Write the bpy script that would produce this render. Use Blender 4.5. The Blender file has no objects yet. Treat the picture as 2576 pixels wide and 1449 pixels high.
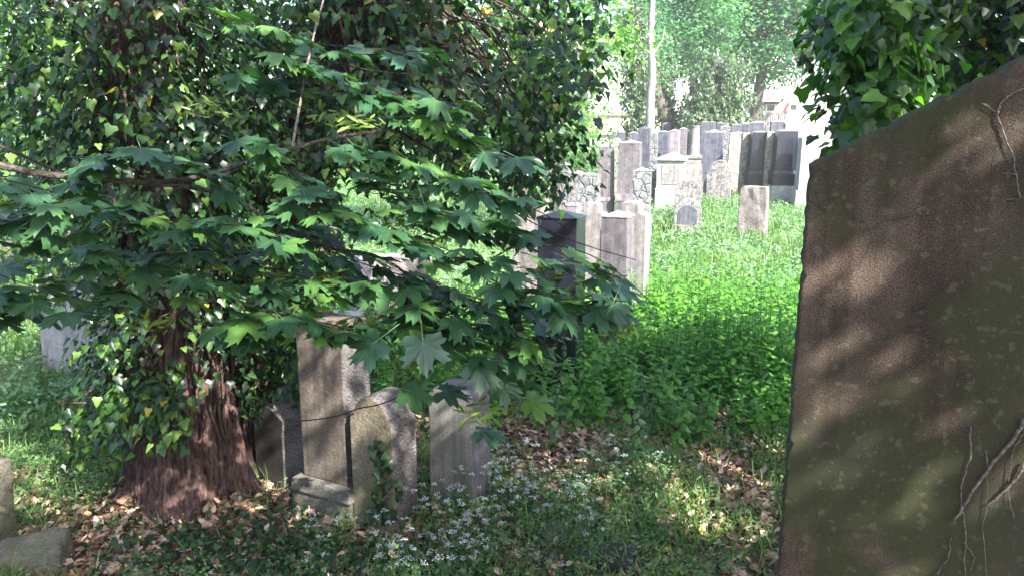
import bpy, bmesh, math, random
import numpy as np
from mathutils import Vector, Matrix, noise
random.seed(7)
RNG = np.random.default_rng(11)
scene = bpy.context.scene
COL = scene.collection

# ------------------------------------------------------------------ camera
CAM = Vector((0, 0, 2.4)); PITCH = math.radians(12.0); F = 1983.0
cam_d = bpy.data.cameras.new("camera"); cam = bpy.data.objects.new("camera", cam_d); COL.objects.link(cam)
cam.location = CAM; cam.rotation_euler = (math.radians(90) - PITCH, 0, 0)
cam_d.sensor_fit = 'HORIZONTAL'; cam_d.sensor_width = 36; cam_d.lens = 36 * F / 2576.0
cam_d.clip_start = 0.05; cam_d.clip_end = 2000
scene.camera = cam
# ------------------------------------------------------------------ light
SUN = Vector((0.46, -0.57, 0.68)).normalized()
EXPOSURE = 2.3
HAZE = 0.0014
w = bpy.data.worlds.new("World"); scene.world = w; w.use_nodes = True
nt = w.node_tree; bg = nt.nodes["Background"]
sky = nt.nodes.new("ShaderNodeTexSky"); sky.sky_type = 'NISHITA'; sky.sun_disc = False
sky.sun_elevation = math.asin(SUN.z); sky.sun_rotation = math.atan2(SUN.x, SUN.y)
sky.dust_density = 2.5; sky.air_density = 1.0; sky.ozone_density = 1.0
nt.links.new(sky.outputs[0], bg.inputs[0]); bg.inputs[1].default_value = 0.115
sd = bpy.data.lights.new("sun", 'SUN'); sd.energy = 5.0; sd.angle = math.radians(0.42); sd.color = (1.0, 0.95, 0.88)
so = bpy.data.objects.new("sun", sd); COL.objects.link(so)
so.rotation_euler = SUN.to_track_quat('Z', 'Y').to_euler(); so.location = (10, -8, 20)
vs = scene.view_settings
vs.view_transform = 'Standard'; vs.look = 'None'; vs.gamma = 1.0; vs.use_curve_mapping = False; vs.exposure = EXPOSURE
c = scene.cycles
c.max_bounces = 6; c.diffuse_bounces = 4; c.glossy_bounces = 2; c.transmission_bounces = 4; c.transparent_max_bounces = 4
c.caustics_reflective = False; c.caustics_refractive = False
c.sample_clamp_indirect = 6.0

# ------------------------------------------------------------------ pixel helpers (pixels of a 2576 wide copy of the photo)
CP, SP = math.cos(PITCH), math.sin(PITCH)
def ray(u, v):
    r = (u - 1288) / F; s = (724.5 - v) / F
    return Vector((r, CP + s * SP, -SP + s * CP))
def at(u, v, Y):
    d = ray(u, v); return CAM + d * (Y / d.y)
def gnd(u, v, z=0.0):
    d = ray(u, v); return CAM + d * ((z - CAM.z) / d.z)
def zof(v, Y):
    return at(1288, v, Y).z

# ------------------------------------------------------------------ object helpers
def tag(o, label=None, cat=None, group=None, kind=None):
    if label: o["label"] = label
    if cat: o["category"] = cat
    if group: o["group"] = group
    if kind: o["kind"] = kind
    return o
def empty(name, loc, rz=0.0):
    o = bpy.data.objects.new(name, None); COL.objects.link(o); o.location = loc; o.rotation_euler = (0, 0, rz)
    o.empty_display_size = 0.2
    return o
def link(name, me, mat, parent=None):
    o = bpy.data.objects.new(name, me); COL.objects.link(o)
    if mat: me.materials.append(mat)
    if parent: o.parent = parent
    return o
class MB:
    def __init__(s): s.v = []; s.f = []
    def add(s, vs, fs):
        n = len(s.v); s.v += [tuple(p) for p in vs]; s.f += [tuple(i + n for i in f) for f in fs]
    def box(s, x0, x1, y0, y1, z0, z1, tx=1.0, ty=1.0):
        cx, cy = (x0 + x1) / 2, (y0 + y1) / 2
        def P(x, y, z, k, l): return (cx + (x - cx) * k, cy + (y - cy) * l, z)
        vs = [P(x, y, z, tx if z == z1 else 1, ty if z == z1 else 1) for z in (z0, z1) for x, y in ((x0, y0), (x1, y0), (x1, y1), (x0, y1))]
        s.add(vs, [(3, 2, 1, 0), (4, 5, 6, 7), (0, 1, 5, 4), (1, 2, 6, 5), (2, 3, 7, 6), (3, 0, 4, 7)])
    def tube(s, pts, rad, seg=7, caps=True):
        pts = [Vector(p) for p in pts]; n = len(pts); vs = []; fs = []
        up = Vector((0.13, 0.31, 0.94)).normalized()
        for i, p in enumerate(pts):
            t = (pts[min(i + 1, n - 1)] - pts[max(i - 1, 0)]).normalized()
            a = t.cross(up)
            if a.length < 1e-3: a = t.cross(Vector((1, 0, 0)))
            a.normalize(); b = t.cross(a)
            r = rad[i] if hasattr(rad, '__len__') else rad
            for k in range(seg):
                q = 2 * math.pi * k / seg
                vs.append(p + a * (math.cos(q) * r) + b * (math.sin(q) * r))
        for i in range(n - 1):
            for k in range(seg):
                k2 = (k + 1) % seg
                fs.append((i * seg + k, i * seg + k2, (i + 1) * seg + k2, (i + 1) * seg + k))
        if caps:
            fs.append(tuple(range(seg - 1, -1, -1))); fs.append(tuple((n - 1) * seg + k for k in range(seg)))
        s.add(vs, fs)
    def prism(s, outline, y0, y1):
        n = len(outline)
        vs = [(x, y0, z) for x, z in outline] + [(x, y1, z) for x, z in outline]
        fs = [tuple(range(n)), tuple(range(2 * n - 1, n - 1, -1))]
        fs += [((i + 1) % n, i, i + n, (i + 1) % n + n) for i in range(n)]
        s.add(vs, fs)
    def build(s, name, mat, parent=None, bevel=0.0, smooth=False, sub=0, rough=0.0, seed=0.0):
        me = bpy.data.meshes.new(name); me.from_pydata(s.v, [], s.f); me.update()
        if bevel or sub or rough:
            bm = bmesh.new(); bm.from_mesh(me)
            bmesh.ops.recalc_face_normals(bm, faces=bm.faces)
            if bevel:
                es = [e for e in bm.edges if len(e.link_faces) == 2 and e.calc_face_angle(0) > 0.5]
                bmesh.ops.bevel(bm, geom=es, offset=bevel, segments=2, affect='EDGES', profile=0.6)
            if sub:
                bmesh.ops.triangulate(bm, faces=[f for f in bm.faces if len(f.verts) > 4])
                bmesh.ops.subdivide_edges(bm, edges=[e for e in bm.edges if e.calc_length() > 0.05], cuts=sub, use_grid_fill=True)
                bm.normal_update()
            if rough:
                for v in bm.verts:
                    p = v.co * 6 + Vector((seed, seed * 2, 0))
                    d = noise.noise(p) * 1.0 + noise.noise(p * 2.7) * 0.6 + abs(noise.noise(p * 1.3 + Vector((5, 5, 5)))) * 1.2
                    v.co += v.normal * (d * rough)
            bm.to_mesh(me); bm.free()
        if smooth:
            for p in me.polygons: p.use_smooth = True
        return link(name, me, mat, parent)
def spline(pts, n=6):
    P = [Vector(p) for p in pts]; out = []
    for i in range(len(P) - 1):
        a = P[max(i - 1, 0)]; b = P[i]; c_ = P[i + 1]; d = P[min(i + 2, len(P) - 1)]
        for k in range(n):
            t = k / n
            out.append(0.5 * ((2 * b) + (c_ - a) * t + (2 * a - 5 * b + 4 * c_ - d) * t * t + (3 * b - a - 3 * c_ + d) * t ** 3))
    out.append(P[-1]); return out

# ------------------------------------------------------------------ materials
def newmat(name):
    m = bpy.data.materials.new(name); m.use_nodes = True
    nt = m.node_tree; return m, nt, nt.nodes["Principled BSDF"], nt.nodes["Material Output"]
def N(nt, t, **kw):
    n = nt.nodes.new(t)
    for k, v in kw.items(): setattr(n, k, v)
    return n
def ramp(nt, stops, interp='LINEAR'):
    r = N(nt, "ShaderNodeValToRGB"); r.color_ramp.interpolation = interp
    e = r.color_ramp.elements
    while len(e) < len(stops): e.new(0.5)
    for i, (p, col) in enumerate(stops):
        e[i].position = p; e[i].color = (*col, 1) if len(col) == 3 else col
    return r
def g(v): return (v, v, v)
def leaf_mat(name, stops, rough=0.4, trans=0.35, tcol=None, spec=0.5, vein=0.0):
    m, nt, b, out = newmat(name)
    a = N(nt, "ShaderNodeAttribute", attribute_name="rnd")
    r = ramp(nt, stops); nt.links.new(a.outputs["Fac"], r.inputs[0])
    col = r.outputs[0]
    if vein:
        va = N(nt, "ShaderNodeAttribute", attribute_name="vein")
        pw = N(nt, "ShaderNodeMath", operation='POWER'); pw.inputs[1].default_value = 26
        nt.links.new(va.outputs["Fac"], pw.inputs[0])
        ml = N(nt, "ShaderNodeMath", operation='MULTIPLY'); ml.inputs[1].default_value = vein; nt.links.new(pw.outputs[0], ml.inputs[0])
        mx = N(nt, "ShaderNodeMixRGB"); mx.inputs[2].default_value = (0.16, 0.26, 0.12, 1)
        nt.links.new(ml.outputs[0], mx.inputs[0]); nt.links.new(col, mx.inputs[1]); col = mx.outputs[0]
    tc = N(nt, "ShaderNodeTexCoord"); nz = N(nt, "ShaderNodeTexNoise"); nz.inputs["Scale"].default_value = 22
    nt.links.new(tc.outputs["Object"], nz.inputs[0])
    hs = N(nt, "ShaderNodeHueSaturation"); mr = N(nt, "ShaderNodeMapRange"); mr.inputs[3].default_value = 0.7; mr.inputs[4].default_value = 1.3
    nt.links.new(nz.outputs[0], mr.inputs[0]); nt.links.new(mr.outputs[0], hs.inputs["Value"]); nt.links.new(col, hs.inputs["Color"])
    nt.links.new(hs.outputs[0], b.inputs["Base Color"])
    b.inputs["Roughness"].default_value = rough; b.inputs["Specular IOR Level"].default_value = spec
    t = N(nt, "ShaderNodeBsdfTranslucent"); h2 = N(nt, "ShaderNodeMixRGB", blend_type='MULTIPLY'); h2.inputs[0].default_value = 1
    nt.links.new(hs.outputs[0], h2.inputs[1]); h2.inputs[2].default_value = (*(tcol or (1.9, 2.6, 0.7)), 1)
    nt.links.new(h2.outputs[0], t.inputs[0])
    mix = N(nt, "ShaderNodeMixShader"); mix.inputs[0].default_value = trans
    nt.links.new(b.outputs[0], mix.inputs[1]); nt.links.new(t.outputs[0], mix.inputs[2]); nt.links.new(mix.outputs[0], out.inputs[0])
    return m
def stone_mat(name, c1, c2, rough=0.8, scale=6.0, bump=0.3, speck=0.25, moss=0.0, mosscol=(0.07, 0.09, 0.02), crazy=0.0, streak=0.0, fine=90, tool=0.0, cracks=0.0, spec=0.35, zone=None, lichen=0.0):
    m, nt, b, out = newmat(name); L = nt.links.new
    tc = N(nt, "ShaderNodeTexCoord")
    oi = N(nt, "ShaderNodeObjectInfo"); off = N(nt, "ShaderNodeVectorMath", operation='ADD')
    sc_ = N(nt, "ShaderNodeVectorMath", operation='SCALE'); sc_.inputs[0].default_value = (37, 19, 53); L(oi.outputs["Random"], sc_.inputs["Scale"])
    L(tc.outputs["Object"], off.inputs[0]); L(sc_.outputs[0], off.inputs[1]); V = off.outputs[0]
    n1 = N(nt, "ShaderNodeTexNoise"); n1.inputs["Scale"].default_value = scale; n1.inputs["Detail"].default_value = 8; n1.inputs["Roughness"].default_value = 0.65
    L(V, n1.inputs[0])
    r1 = ramp(nt, [(0.36, c1), (0.66, c2)]); L(n1.outputs[0], r1.inputs[0]); col = r1.outputs[0]
    n2 = N(nt, "ShaderNodeTexNoise"); n2.inputs["Scale"].default_value = fine; n2.inputs["Detail"].default_value = 3; L(V, n2.inputs[0])
    r2 = ramp(nt, [(0.38, g(1 - speck)), (0.62, g(1 + speck * 0.6))]); L(n2.outputs[0], r2.inputs[0])
    mu = N(nt, "ShaderNodeMixRGB", blend_type='MULTIPLY'); mu.inputs[0].default_value = 1; L(col, mu.inputs[1]); L(r2.outputs[0], mu.inputs[2]); col = mu.outputs[0]
    if streak:
        mp = N(nt, "ShaderNodeMapping"); mp.inputs["Scale"].default_value = (22, 22, 0.8); L(V, mp.inputs[0])
        n3 = N(nt, "ShaderNodeTexNoise"); n3.inputs["Scale"].default_value = 1; n3.inputs["Detail"].default_value = 4; L(mp.outputs[0], n3.inputs[0])
        r3 = ramp(nt, [(0.45, g(1.0)), (0.62, g(1.0 - streak))]); L(n3.outputs[0], r3.inputs[0])
        m3 = N(nt, "ShaderNodeMixRGB", blend_type='MULTIPLY'); m3.inputs[0].default_value = 1; L(col, m3.inputs[1]); L(r3.outputs[0], m3.inputs[2]); col = m3.outputs[0]
    if zone:
        nz_ = N(nt, "ShaderNodeTexNoise"); nz_.inputs["Scale"].default_value = 1.7; nz_.inputs["Detail"].default_value = 5; nz_.inputs["Roughness"].default_value = .6
        mpz = N(nt, "ShaderNodeMapping"); mpz.inputs["Location"].default_value = (3, 9, 4); L(V, mpz.inputs[0]); L(mpz.outputs[0], nz_.inputs[0])
        rz_ = ramp(nt, [(0.47, g(0)), (0.56, g(.9))]); L(nz_.outputs[0], rz_.inputs[0])
        mz = N(nt, "ShaderNodeMixRGB"); L(rz_.outputs[0], mz.inputs[0]); L(col, mz.inputs[1]); mz.inputs[2].default_value = (*zone, 1); col = mz.outputs[0]
    if moss:
        n4 = N(nt, "ShaderNodeTexNoise"); n4.inputs["Scale"].default_value = scale * 0.35; n4.inputs["Detail"].default_value = 7; n4.inputs["Roughness"].default_value = 0.7
        mp4 = N(nt, "ShaderNodeMapping"); mp4.inputs["Location"].default_value = (7, 3, 1); L(V, mp4.inputs[0]); L(mp4.outputs[0], n4.inputs[0])
        r4 = ramp(nt, [(0.42, g(0)), (0.60, g(moss))]); L(n4.outputs[0], r4.inputs[0])
        m4 = N(nt, "ShaderNodeMixRGB"); L(r4.outputs[0], m4.inputs[0]); L(col, m4.inputs[1]); m4.inputs[2].default_value = (*mosscol, 1); col = m4.outputs[0]
    h = N(nt, "ShaderNodeMath", operation='ADD'); L(n1.outputs[0], h.inputs[0])
    hm = N(nt, "ShaderNodeMath", operation='MULTIPLY'); hm.inputs[1].default_value = 0.35; L(n2.outputs[0], hm.inputs[0]); L(hm.outputs[0], h.inputs[1]); height = h.outputs[0]
    if crazy:
        wn = N(nt, "ShaderNodeTexNoise"); wn.inputs["Scale"].default_value = 9; L(V, wn.inputs[0])
        wm = N(nt, "ShaderNodeMixRGB", blend_type='LINEAR_LIGHT'); wm.inputs[0].default_value = 0.06; L(V, wm.inputs[1]); L(wn.outputs["Color"], wm.inputs[2])
        vo = N(nt, "ShaderNodeTexVoronoi", feature='DISTANCE_TO_EDGE'); vo.inputs["Scale"].default_value = crazy; L(wm.outputs[0], vo.inputs["Vector"])
        r5 = ramp(nt, [(0.01, g(0.42)), (0.05, g(1.0))]); L(vo.outputs["Distance"], r5.inputs[0])
        m5 = N(nt, "ShaderNodeMixRGB", blend_type='MULTIPLY'); m5.inputs[0].default_value = 1; L(col, m5.inputs[1]); L(r5.outputs[0], m5.inputs[2]); col = m5.outputs[0]
        r6 = ramp(nt, [(0.0, g(0)), (0.14, g(1.0))]); L(vo.outputs["Distance"], r6.inputs[0])
        h5 = N(nt, "ShaderNodeMath", operation='ADD'); L(height, h5.inputs[0]); L(r6.outputs[0], h5.inputs[1]); height = h5.outputs[0]
    if tool:
        wv = N(nt, "ShaderNodeTexWave", wave_type='BANDS', bands_direction='DIAGONAL'); wv.inputs["Scale"].default_value = tool; wv.inputs["Distortion"].default_value = 16
        wv.inputs["Detail"].default_value = 3; wv.inputs["Detail Scale"].default_value = 0.9; L(V, wv.inputs[0])
        h6 = N(nt, "ShaderNodeMath", operation='ADD'); L(height, h6.inputs[0]); L(wv.outputs["Fac"], h6.inputs[1]); height = h6.outputs[0]
        r7 = ramp(nt, [(0.1, g(0.7)), (0.5, g(1.0))]); L(wv.outputs["Fac"], r7.inputs[0])
        m7 = N(nt, "ShaderNodeMixRGB", blend_type='MULTIPLY'); m7.inputs[0].default_value = 0.6; L(col, m7.inputs[1]); L(r7.outputs[0], m7.inputs[2]); col = m7.outputs[0]
    if cracks:
        wn = N(nt, "ShaderNodeTexNoise"); wn.inputs["Scale"].default_value = 5; wn.inputs["Detail"].default_value = 6; L(V, wn.inputs[0])
        wm = N(nt, "ShaderNodeMixRGB", blend_type='LINEAR_LIGHT'); wm.inputs[0].default_value = 0.16; L(V, wm.inputs[1]); L(wn.outputs["Color"], wm.inputs[2])
        vo = N(nt, "ShaderNodeTexVoronoi", feature='DISTANCE_TO_EDGE'); vo.inputs["Scale"].default_value = 3.2; L(wm.outputs[0], vo.inputs["Vector"])
        nm = N(nt, "ShaderNodeTexNoise"); nm.inputs["Scale"].default_value = 2.3; L(V, nm.inputs[0])
        r8 = ramp(nt, [(0.0, g(1)), (0.012, g(0))]); L(vo.outputs["Distance"], r8.inputs[0])
        r9 = ramp(nt, [(0.50, g(0)), (0.58, g(cracks))]); L(nm.outputs[0], r9.inputs[0])
        m8 = N(nt, "ShaderNodeMath", operation='MULTIPLY'); L(r8.outputs[0], m8.inputs[0]); L(r9.outputs[0], m8.inputs[1])
        m9 = N(nt, "ShaderNodeMixRGB"); L(m8.outputs[0], m9.inputs[0]); L(col, m9.inputs[1]); m9.inputs[2].default_value = (0.03, 0.025, 0.02, 1); col = m9.outputs[0]
        # small dark pits
        vp = N(nt, "ShaderNodeTexVoronoi"); vp.inputs["Scale"].default_value = 48; L(V, vp.inputs["Vector"])
        rp = ramp(nt, [(0.05, g(0.25)), (0.13, g(1))]); L(vp.outputs["Distance"], rp.inputs[0])
        mp_ = N(nt, "ShaderNodeMixRGB", blend_type='MULTIPLY'); mp_.inputs[0].default_value = 0.8; L(col, mp_.inputs[1]); L(rp.outputs[0], mp_.inputs[2]); col = mp_.outputs[0]
    if lichen:
        for sc2, lo, hi, amt, cc in ((26, .60, .64, .55, (.17, .17, .13)), (11, .60, .72, .65, (.035, .03, .022)), (70, .63, .67, .5, (.20, .19, .15))):
            nl = N(nt, "ShaderNodeTexNoise"); nl.inputs["Scale"].default_value = sc2; nl.inputs["Detail"].default_value = 4; L(V, nl.inputs[0])
            rl = ramp(nt, [(lo, g(0)), (hi, g(amt * lichen))]); L(nl.outputs[0], rl.inputs[0])
            ml = N(nt, "ShaderNodeMixRGB"); L(rl.outputs[0], ml.inputs[0]); L(col, ml.inputs[1]); ml.inputs[2].default_value = (*cc, 1); col = ml.outputs[0]
    L(col, b.inputs["Base Color"]); b.inputs["Roughness"].default_value = rough; b.inputs["Specular IOR Level"].default_value = spec
    if bump:
        bp = N(nt, "ShaderNodeBump"); bp.inputs["Strength"].default_value = min(1, bump * 2); bp.inputs["Distance"].default_value = 0.02 * bump / 0.3
        L(height, bp.inputs["Height"]); L(bp.outputs[0], b.inputs["Normal"])
    return m
def plain_mat(name, col, rough=0.6, metal=0.0, nscale=8, var=0.2, bump=0.1):
    return stone_mat(name, tuple(x * (1 - var) for x in col), tuple(x * (1 + var) for x in col), rough, nscale, bump, 0.1)

M = {}
M['black'] = stone_mat("black_granite", (0.010, 0.011, 0.018), (0.018, 0.019, 0.032), 0.28, 5, 0.03, 0.15, streak=-0.4, fine=200, spec=0.5)
M['dusk'] = stone_mat("dark_grey_granite", (0.035, 0.036, 0.05), (0.085, 0.088, 0.11), 0.45, 6, 0.06, 0.3, fine=160, streak=-0.6, spec=0.5)
M['slate'] = stone_mat("blue_grey_granite", (0.065, 0.07, 0.095), (0.13, 0.135, 0.17), 0.5, 6, 0.08, 0.3, fine=160, streak=0.35)
M['grey'] = stone_mat("grey_granite", (0.085, 0.078, 0.09), (0.18, 0.16, 0.18), 0.7, 8, 0.15, 0.35, fine=120, streak=0.3)
M['lilac'] = stone_mat("lilac_grey_stone", (0.16, 0.135, 0.16), (0.28, 0.24, 0.27), 0.75, 7, 0.15, 0.2, streak=0.35)
M['pale'] = stone_mat("pale_limestone", (0.15, 0.14, 0.14), (0.29, 0.27, 0.27), 0.8, 8, 0.2, 0.2, streak=0.25)
M['white'] = stone_mat("white_marble", (0.24, 0.235, 0.24), (0.40, 0.39, 0.40), 0.7, 6, 0.12, 0.12, streak=0.12)
M['lichen'] = stone_mat("lichen_spotted_limestone", (0.07, 0.07, 0.08), (0.33, 0.31, 0.31), 0.85, 16, 0.3, 0.3, streak=0.3)
M['cream_rock'] = stone_mat("cream_rock_face", (0.26, 0.23, 0.18), (0.40, 0.375, 0.31), 0.85, 8, 0.3, 0.15, crazy=5.0)
M['grey_rock'] = stone_mat("grey_rock_face", (0.11, 0.12, 0.135), (0.24, 0.24, 0.25), 0.85, 8, 0.35, 0.3, crazy=6.0)
M['rough'] = stone_mat("rough_hewn_stone", (0.14, 0.125, 0.125), (0.29, 0.255, 0.25), 0.9, 5, 0.7, 0.3)
M['sand'] = stone_mat("brown_sandstone", (0.10, 0.075, 0.058), (0.22, 0.175, 0.145), 0.85, 5, 0.25, 0.3, moss=0.5, mosscol=(0.055, 0.05, 0.036), streak=0.4, lichen=0.6)
M['moss_sand'] = stone_mat("mossy_sandstone", (0.12, 0.095, 0.066), (0.24, 0.20, 0.145), 0.85, 4, 0.3, 0.3, lichen=0.6, moss=0.7, mosscol=(0.075, 0.085, 0.025))
M['grain'] = stone_mat("grey_grained_stone", (0.17, 0.155, 0.14), (0.29, 0.265, 0.24), 0.85, 5, 0.3, 0.45, moss=0.2, fine=140, streak=0.25, lichen=0.5)
M['tooled'] = stone_mat("tooled_side_stone", (0.075, 0.068, 0.066), (0.17, 0.152, 0.148), 0.85, 4, 0.22, 0.3, tool=16)
M['darkstone'] = stone_mat("dark_weathered_stone", (0.02, 0.018, 0.017), (0.06, 0.05, 0.045), 0.8, 5, 0.4, 0.4)
M['big'] = stone_mat("brown_mossy_rendered_stone", (0.052, 0.038, 0.029), (0.122, 0.088, 0.067), 0.95, 3.0, 0.26, 0.5, moss=0.85, mosscol=(0.042, 0.046, 0.028), cracks=0.7, spec=0.2, streak=0.35, lichen=0.4, zone=(0.040, 0.046, 0.020), fine=230)
M['bark'] = stone_mat("red_brown_bark", (0.045, 0.026, 0.02), (0.17, 0.10, 0.085), 0.9, 9, 0.9, 0.4, moss=0.35, mosscol=(0.05, 0.045, 0.035))
M['bark_grey'] = stone_mat("grey_twig_bark", (0.06, 0.05, 0.04), (0.16, 0.135, 0.115), 0.85, 30, 0.5, 0.4)
M['bark_dark'] = stone_mat("dark_twig_bark", (0.02, 0.016, 0.012), (0.06, 0.045, 0.035), 0.85, 30, 0.5, 0.4)
M['bark_pale'] = stone_mat("pale_trunk_bark", (0.17, 0.16, 0.155), (0.32, 0.30, 0.295), 0.8, 9, 0.3, 0.3)
M['vine'] = stone_mat("dry_vine_bark", (0.16, 0.125, 0.105), (0.33, 0.28, 0.25), 0.8, 30, 0.5, 0.4)
M['ivy'] = leaf_mat("ivy_leaf", [(0.0, (0.006, 0.022, 0.009)), (0.45, (0.017, 0.050, 0.014)), (0.80, (0.046, 0.118, 0.020)), (0.955, (0.11, 0.19, 0.035)), (0.985, (0.42, 0.30, 0.03)), (1.0, (0.30, 0.15, 0.04))], 0.34, 0.26, spec=0.45)
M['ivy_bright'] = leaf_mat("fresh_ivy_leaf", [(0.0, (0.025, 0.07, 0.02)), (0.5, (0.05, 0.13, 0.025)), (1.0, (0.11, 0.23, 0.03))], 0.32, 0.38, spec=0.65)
M['maple'] = leaf_mat("maple_leaf", [(0.0, (0.020, 0.060, 0.030)), (0.55, (0.030, 0.085, 0.036)), (0.8, (0.045, 0.115, 0.035)), (1.0, (0.085, 0.18, 0.035))], 0.40, 0.17, spec=0.6, vein=0.6)
M['samara'] = leaf_mat("maple_seed", [(0.0, (0.05, 0.09, 0.014)), (1.0, (0.16, 0.23, 0.035))], 0.5, 0.35)
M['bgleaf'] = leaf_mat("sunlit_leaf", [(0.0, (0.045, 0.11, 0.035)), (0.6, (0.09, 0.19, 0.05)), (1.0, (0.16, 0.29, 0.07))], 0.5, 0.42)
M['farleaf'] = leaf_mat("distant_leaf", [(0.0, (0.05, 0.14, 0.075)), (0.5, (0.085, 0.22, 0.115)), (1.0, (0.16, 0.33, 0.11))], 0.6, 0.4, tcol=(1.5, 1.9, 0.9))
M['fardark'] = leaf_mat("distant_ivy_leaf", [(0.0, (0.03, 0.055, 0.035)), (0.6, (0.06, 0.11, 0.05)), (1.0, (0.12, 0.20, 0.07))], 0.4, 0.25)
M['canopy'] = leaf_mat("canopy_leaf", [(0.0, (0.03, 0.08, 0.02)), (1.0, (0.07, 0.15, 0.03))], 0.5, 0.25)
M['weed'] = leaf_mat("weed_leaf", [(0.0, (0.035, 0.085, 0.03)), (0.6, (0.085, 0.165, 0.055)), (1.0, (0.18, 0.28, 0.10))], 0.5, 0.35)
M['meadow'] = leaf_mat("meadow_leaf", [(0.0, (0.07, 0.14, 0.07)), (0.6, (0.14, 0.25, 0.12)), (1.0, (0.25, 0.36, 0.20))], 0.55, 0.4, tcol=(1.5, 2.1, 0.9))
M['nettle'] = leaf_mat("nettle_leaf", [(0.0, (0.045, 0.13, 0.02)), (0.6, (0.085, 0.22, 0.03)), (1.0, (0.14, 0.31, 0.04))], 0.5, 0.42, tcol=(1.7, 2.6, 0.5))
M['grass'] = leaf_mat("grass_blade", [(0.0, (0.05, 0.10, 0.03)), (0.7, (0.10, 0.18, 0.05)), (1.0, (0.25, 0.28, 0.11))], 0.5, 0.35)
M['litter'] = leaf_mat("dead_leaf", [(0.0, (0.07, 0.035, 0.022)), (0.3, (0.18, 0.095, 0.06)), (0.6, (0.36, 0.235, 0.17)), (0.85, (0.55, 0.42, 0.34)), (0.96, (0.5, 0.37, 0.24)), (1.0, (0.5, 0.34, 0.04))], 0.7, 0.12, tcol=(1.3, 1.2, 0.9))
M['petal'] = leaf_mat("white_petal", [(0.0, (0.42, 0.45, 0.44)), (1.0, (0.72, 0.74, 0.73))], 0.6, 0.3, tcol=(1, 1, 1))

# ------------------------------------------------------------------ leaf clouds
def fan(outline, cz=0.06, fold=-0.05, cy=0.35):
    vs = [(0, cy, cz)]; k = len(outline)
    for (x, y) in outline: vs.append((x, y, fold * abs(x) * 2 - 0.10 * max(0, y - 0.5)))
    fs = [(0, 1 + i, 1 + (i + 1) % k) for i in range(k)]
    return np.array(vs), np.array(fs)
IVY = fan([(0, 0), (0.30, -0.14), (0.50, 0.12), (0.30, 0.38), (0.24, 0.62), (0, 1.0), (-0.24, 0.62), (-0.30, 0.38), (-0.50, 0.12), (-0.30, -0.14)])
OVAL = fan([(0, 0), (0.26, 0.2), (0.27, 0.5), (0, 1.0), (-0.27, 0.5), (-0.26, 0.2)], 0.04, -0.12)
RHOMB = (np.array([(0, 0, 0), (0.3, 0.45, -0.06), (0, 1, -0.08), (-0.3, 0.45, -0.06)]), np.array([(0, 1, 2), (0, 2, 3)]))
BLADE = (np.array([(-0.03, 0, 0), (0.03, 0, 0), (0.022, 0.55, 0.04), (-0.022, 0.55, 0.04), (0, 1, 0.22)]), np.array([(0, 1, 2), (0, 2, 3), (3, 2, 4)]))
CURL = (np.array([(0, 0, 0.0), (0.3, 0.15, 0.16), (0.34, 0.6, 0.10), (0, 1, 0.22), (-0.32, 0.55, 0.18), (-0.26, 0.12, 0.07), (0, 0.45, 0.0)]),
        np.array([(6, 0, 1), (6, 1, 2), (6, 2, 3), (6, 3, 4), (6, 4, 5), (6, 5, 0)]))
_m = [(0, 1.08), (7, .86), (15, .98), (18, .74), (29, .60), (36, .74), (40, .97), (45, .88), (52, 1.08), (57, .86), (66, .95), (69, .70), (80, .56), (89, .68), (97, .90), (105, .70), (120, .72), (132, .48), (158, .34), (180, .06)]
def maple_tmpl(droop=.10, seed=0, bend=0.0):
    rs = random.Random(seed)
    pts = [(0.0, 0.0, 0.03)]; vein = [1.0]
    veinw = {0: 1, 52: 1, 100: 0.9, 122: 0.6}
    full = _m + [(-a, r) for a, r in reversed(_m[1:-1])]
    for a, r in full:
        q = math.radians(a); x, y = r * math.sin(q) * 0.62, r * math.cos(q) * 0.62
        x *= rs.uniform(.9, 1.08); y *= rs.uniform(.92, 1.06)
        z = -droop * r * r + (0.045 if abs(a) in (29, 80) else 0.0) + rs.uniform(-.025, .025) + bend * x
        pts.append((x, y, z)); vein.append(veinw.get(abs(a), 0.0))
    k = len(full); fs = [(0, 1 + i, 1 + (i + 1) % k) for i in range(k)]
    n = len(pts)   # petiole strip
    pts += [(-0.010, 0.0, 0.03), (0.010, 0.0, 0.03), (0.010, -0.62, 0.05), (-0.010, -0.62, 0.05)]; vein += [1, 1, 1, 1]
    fs += [(n, n + 1, n + 2), (n, n + 2, n + 3)]
    return np.array(pts), np.array(fs), np.array(vein)
MAPLES = [maple_tmpl(.06, 1), maple_tmpl(.14, 2, .15), maple_tmpl(.24, 3, -.1), maple_tmpl(.10, 4, -.28)]
def nrm(a): return a / np.maximum(np.linalg.norm(a, axis=-1, keepdims=True), 1e-9)
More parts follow.
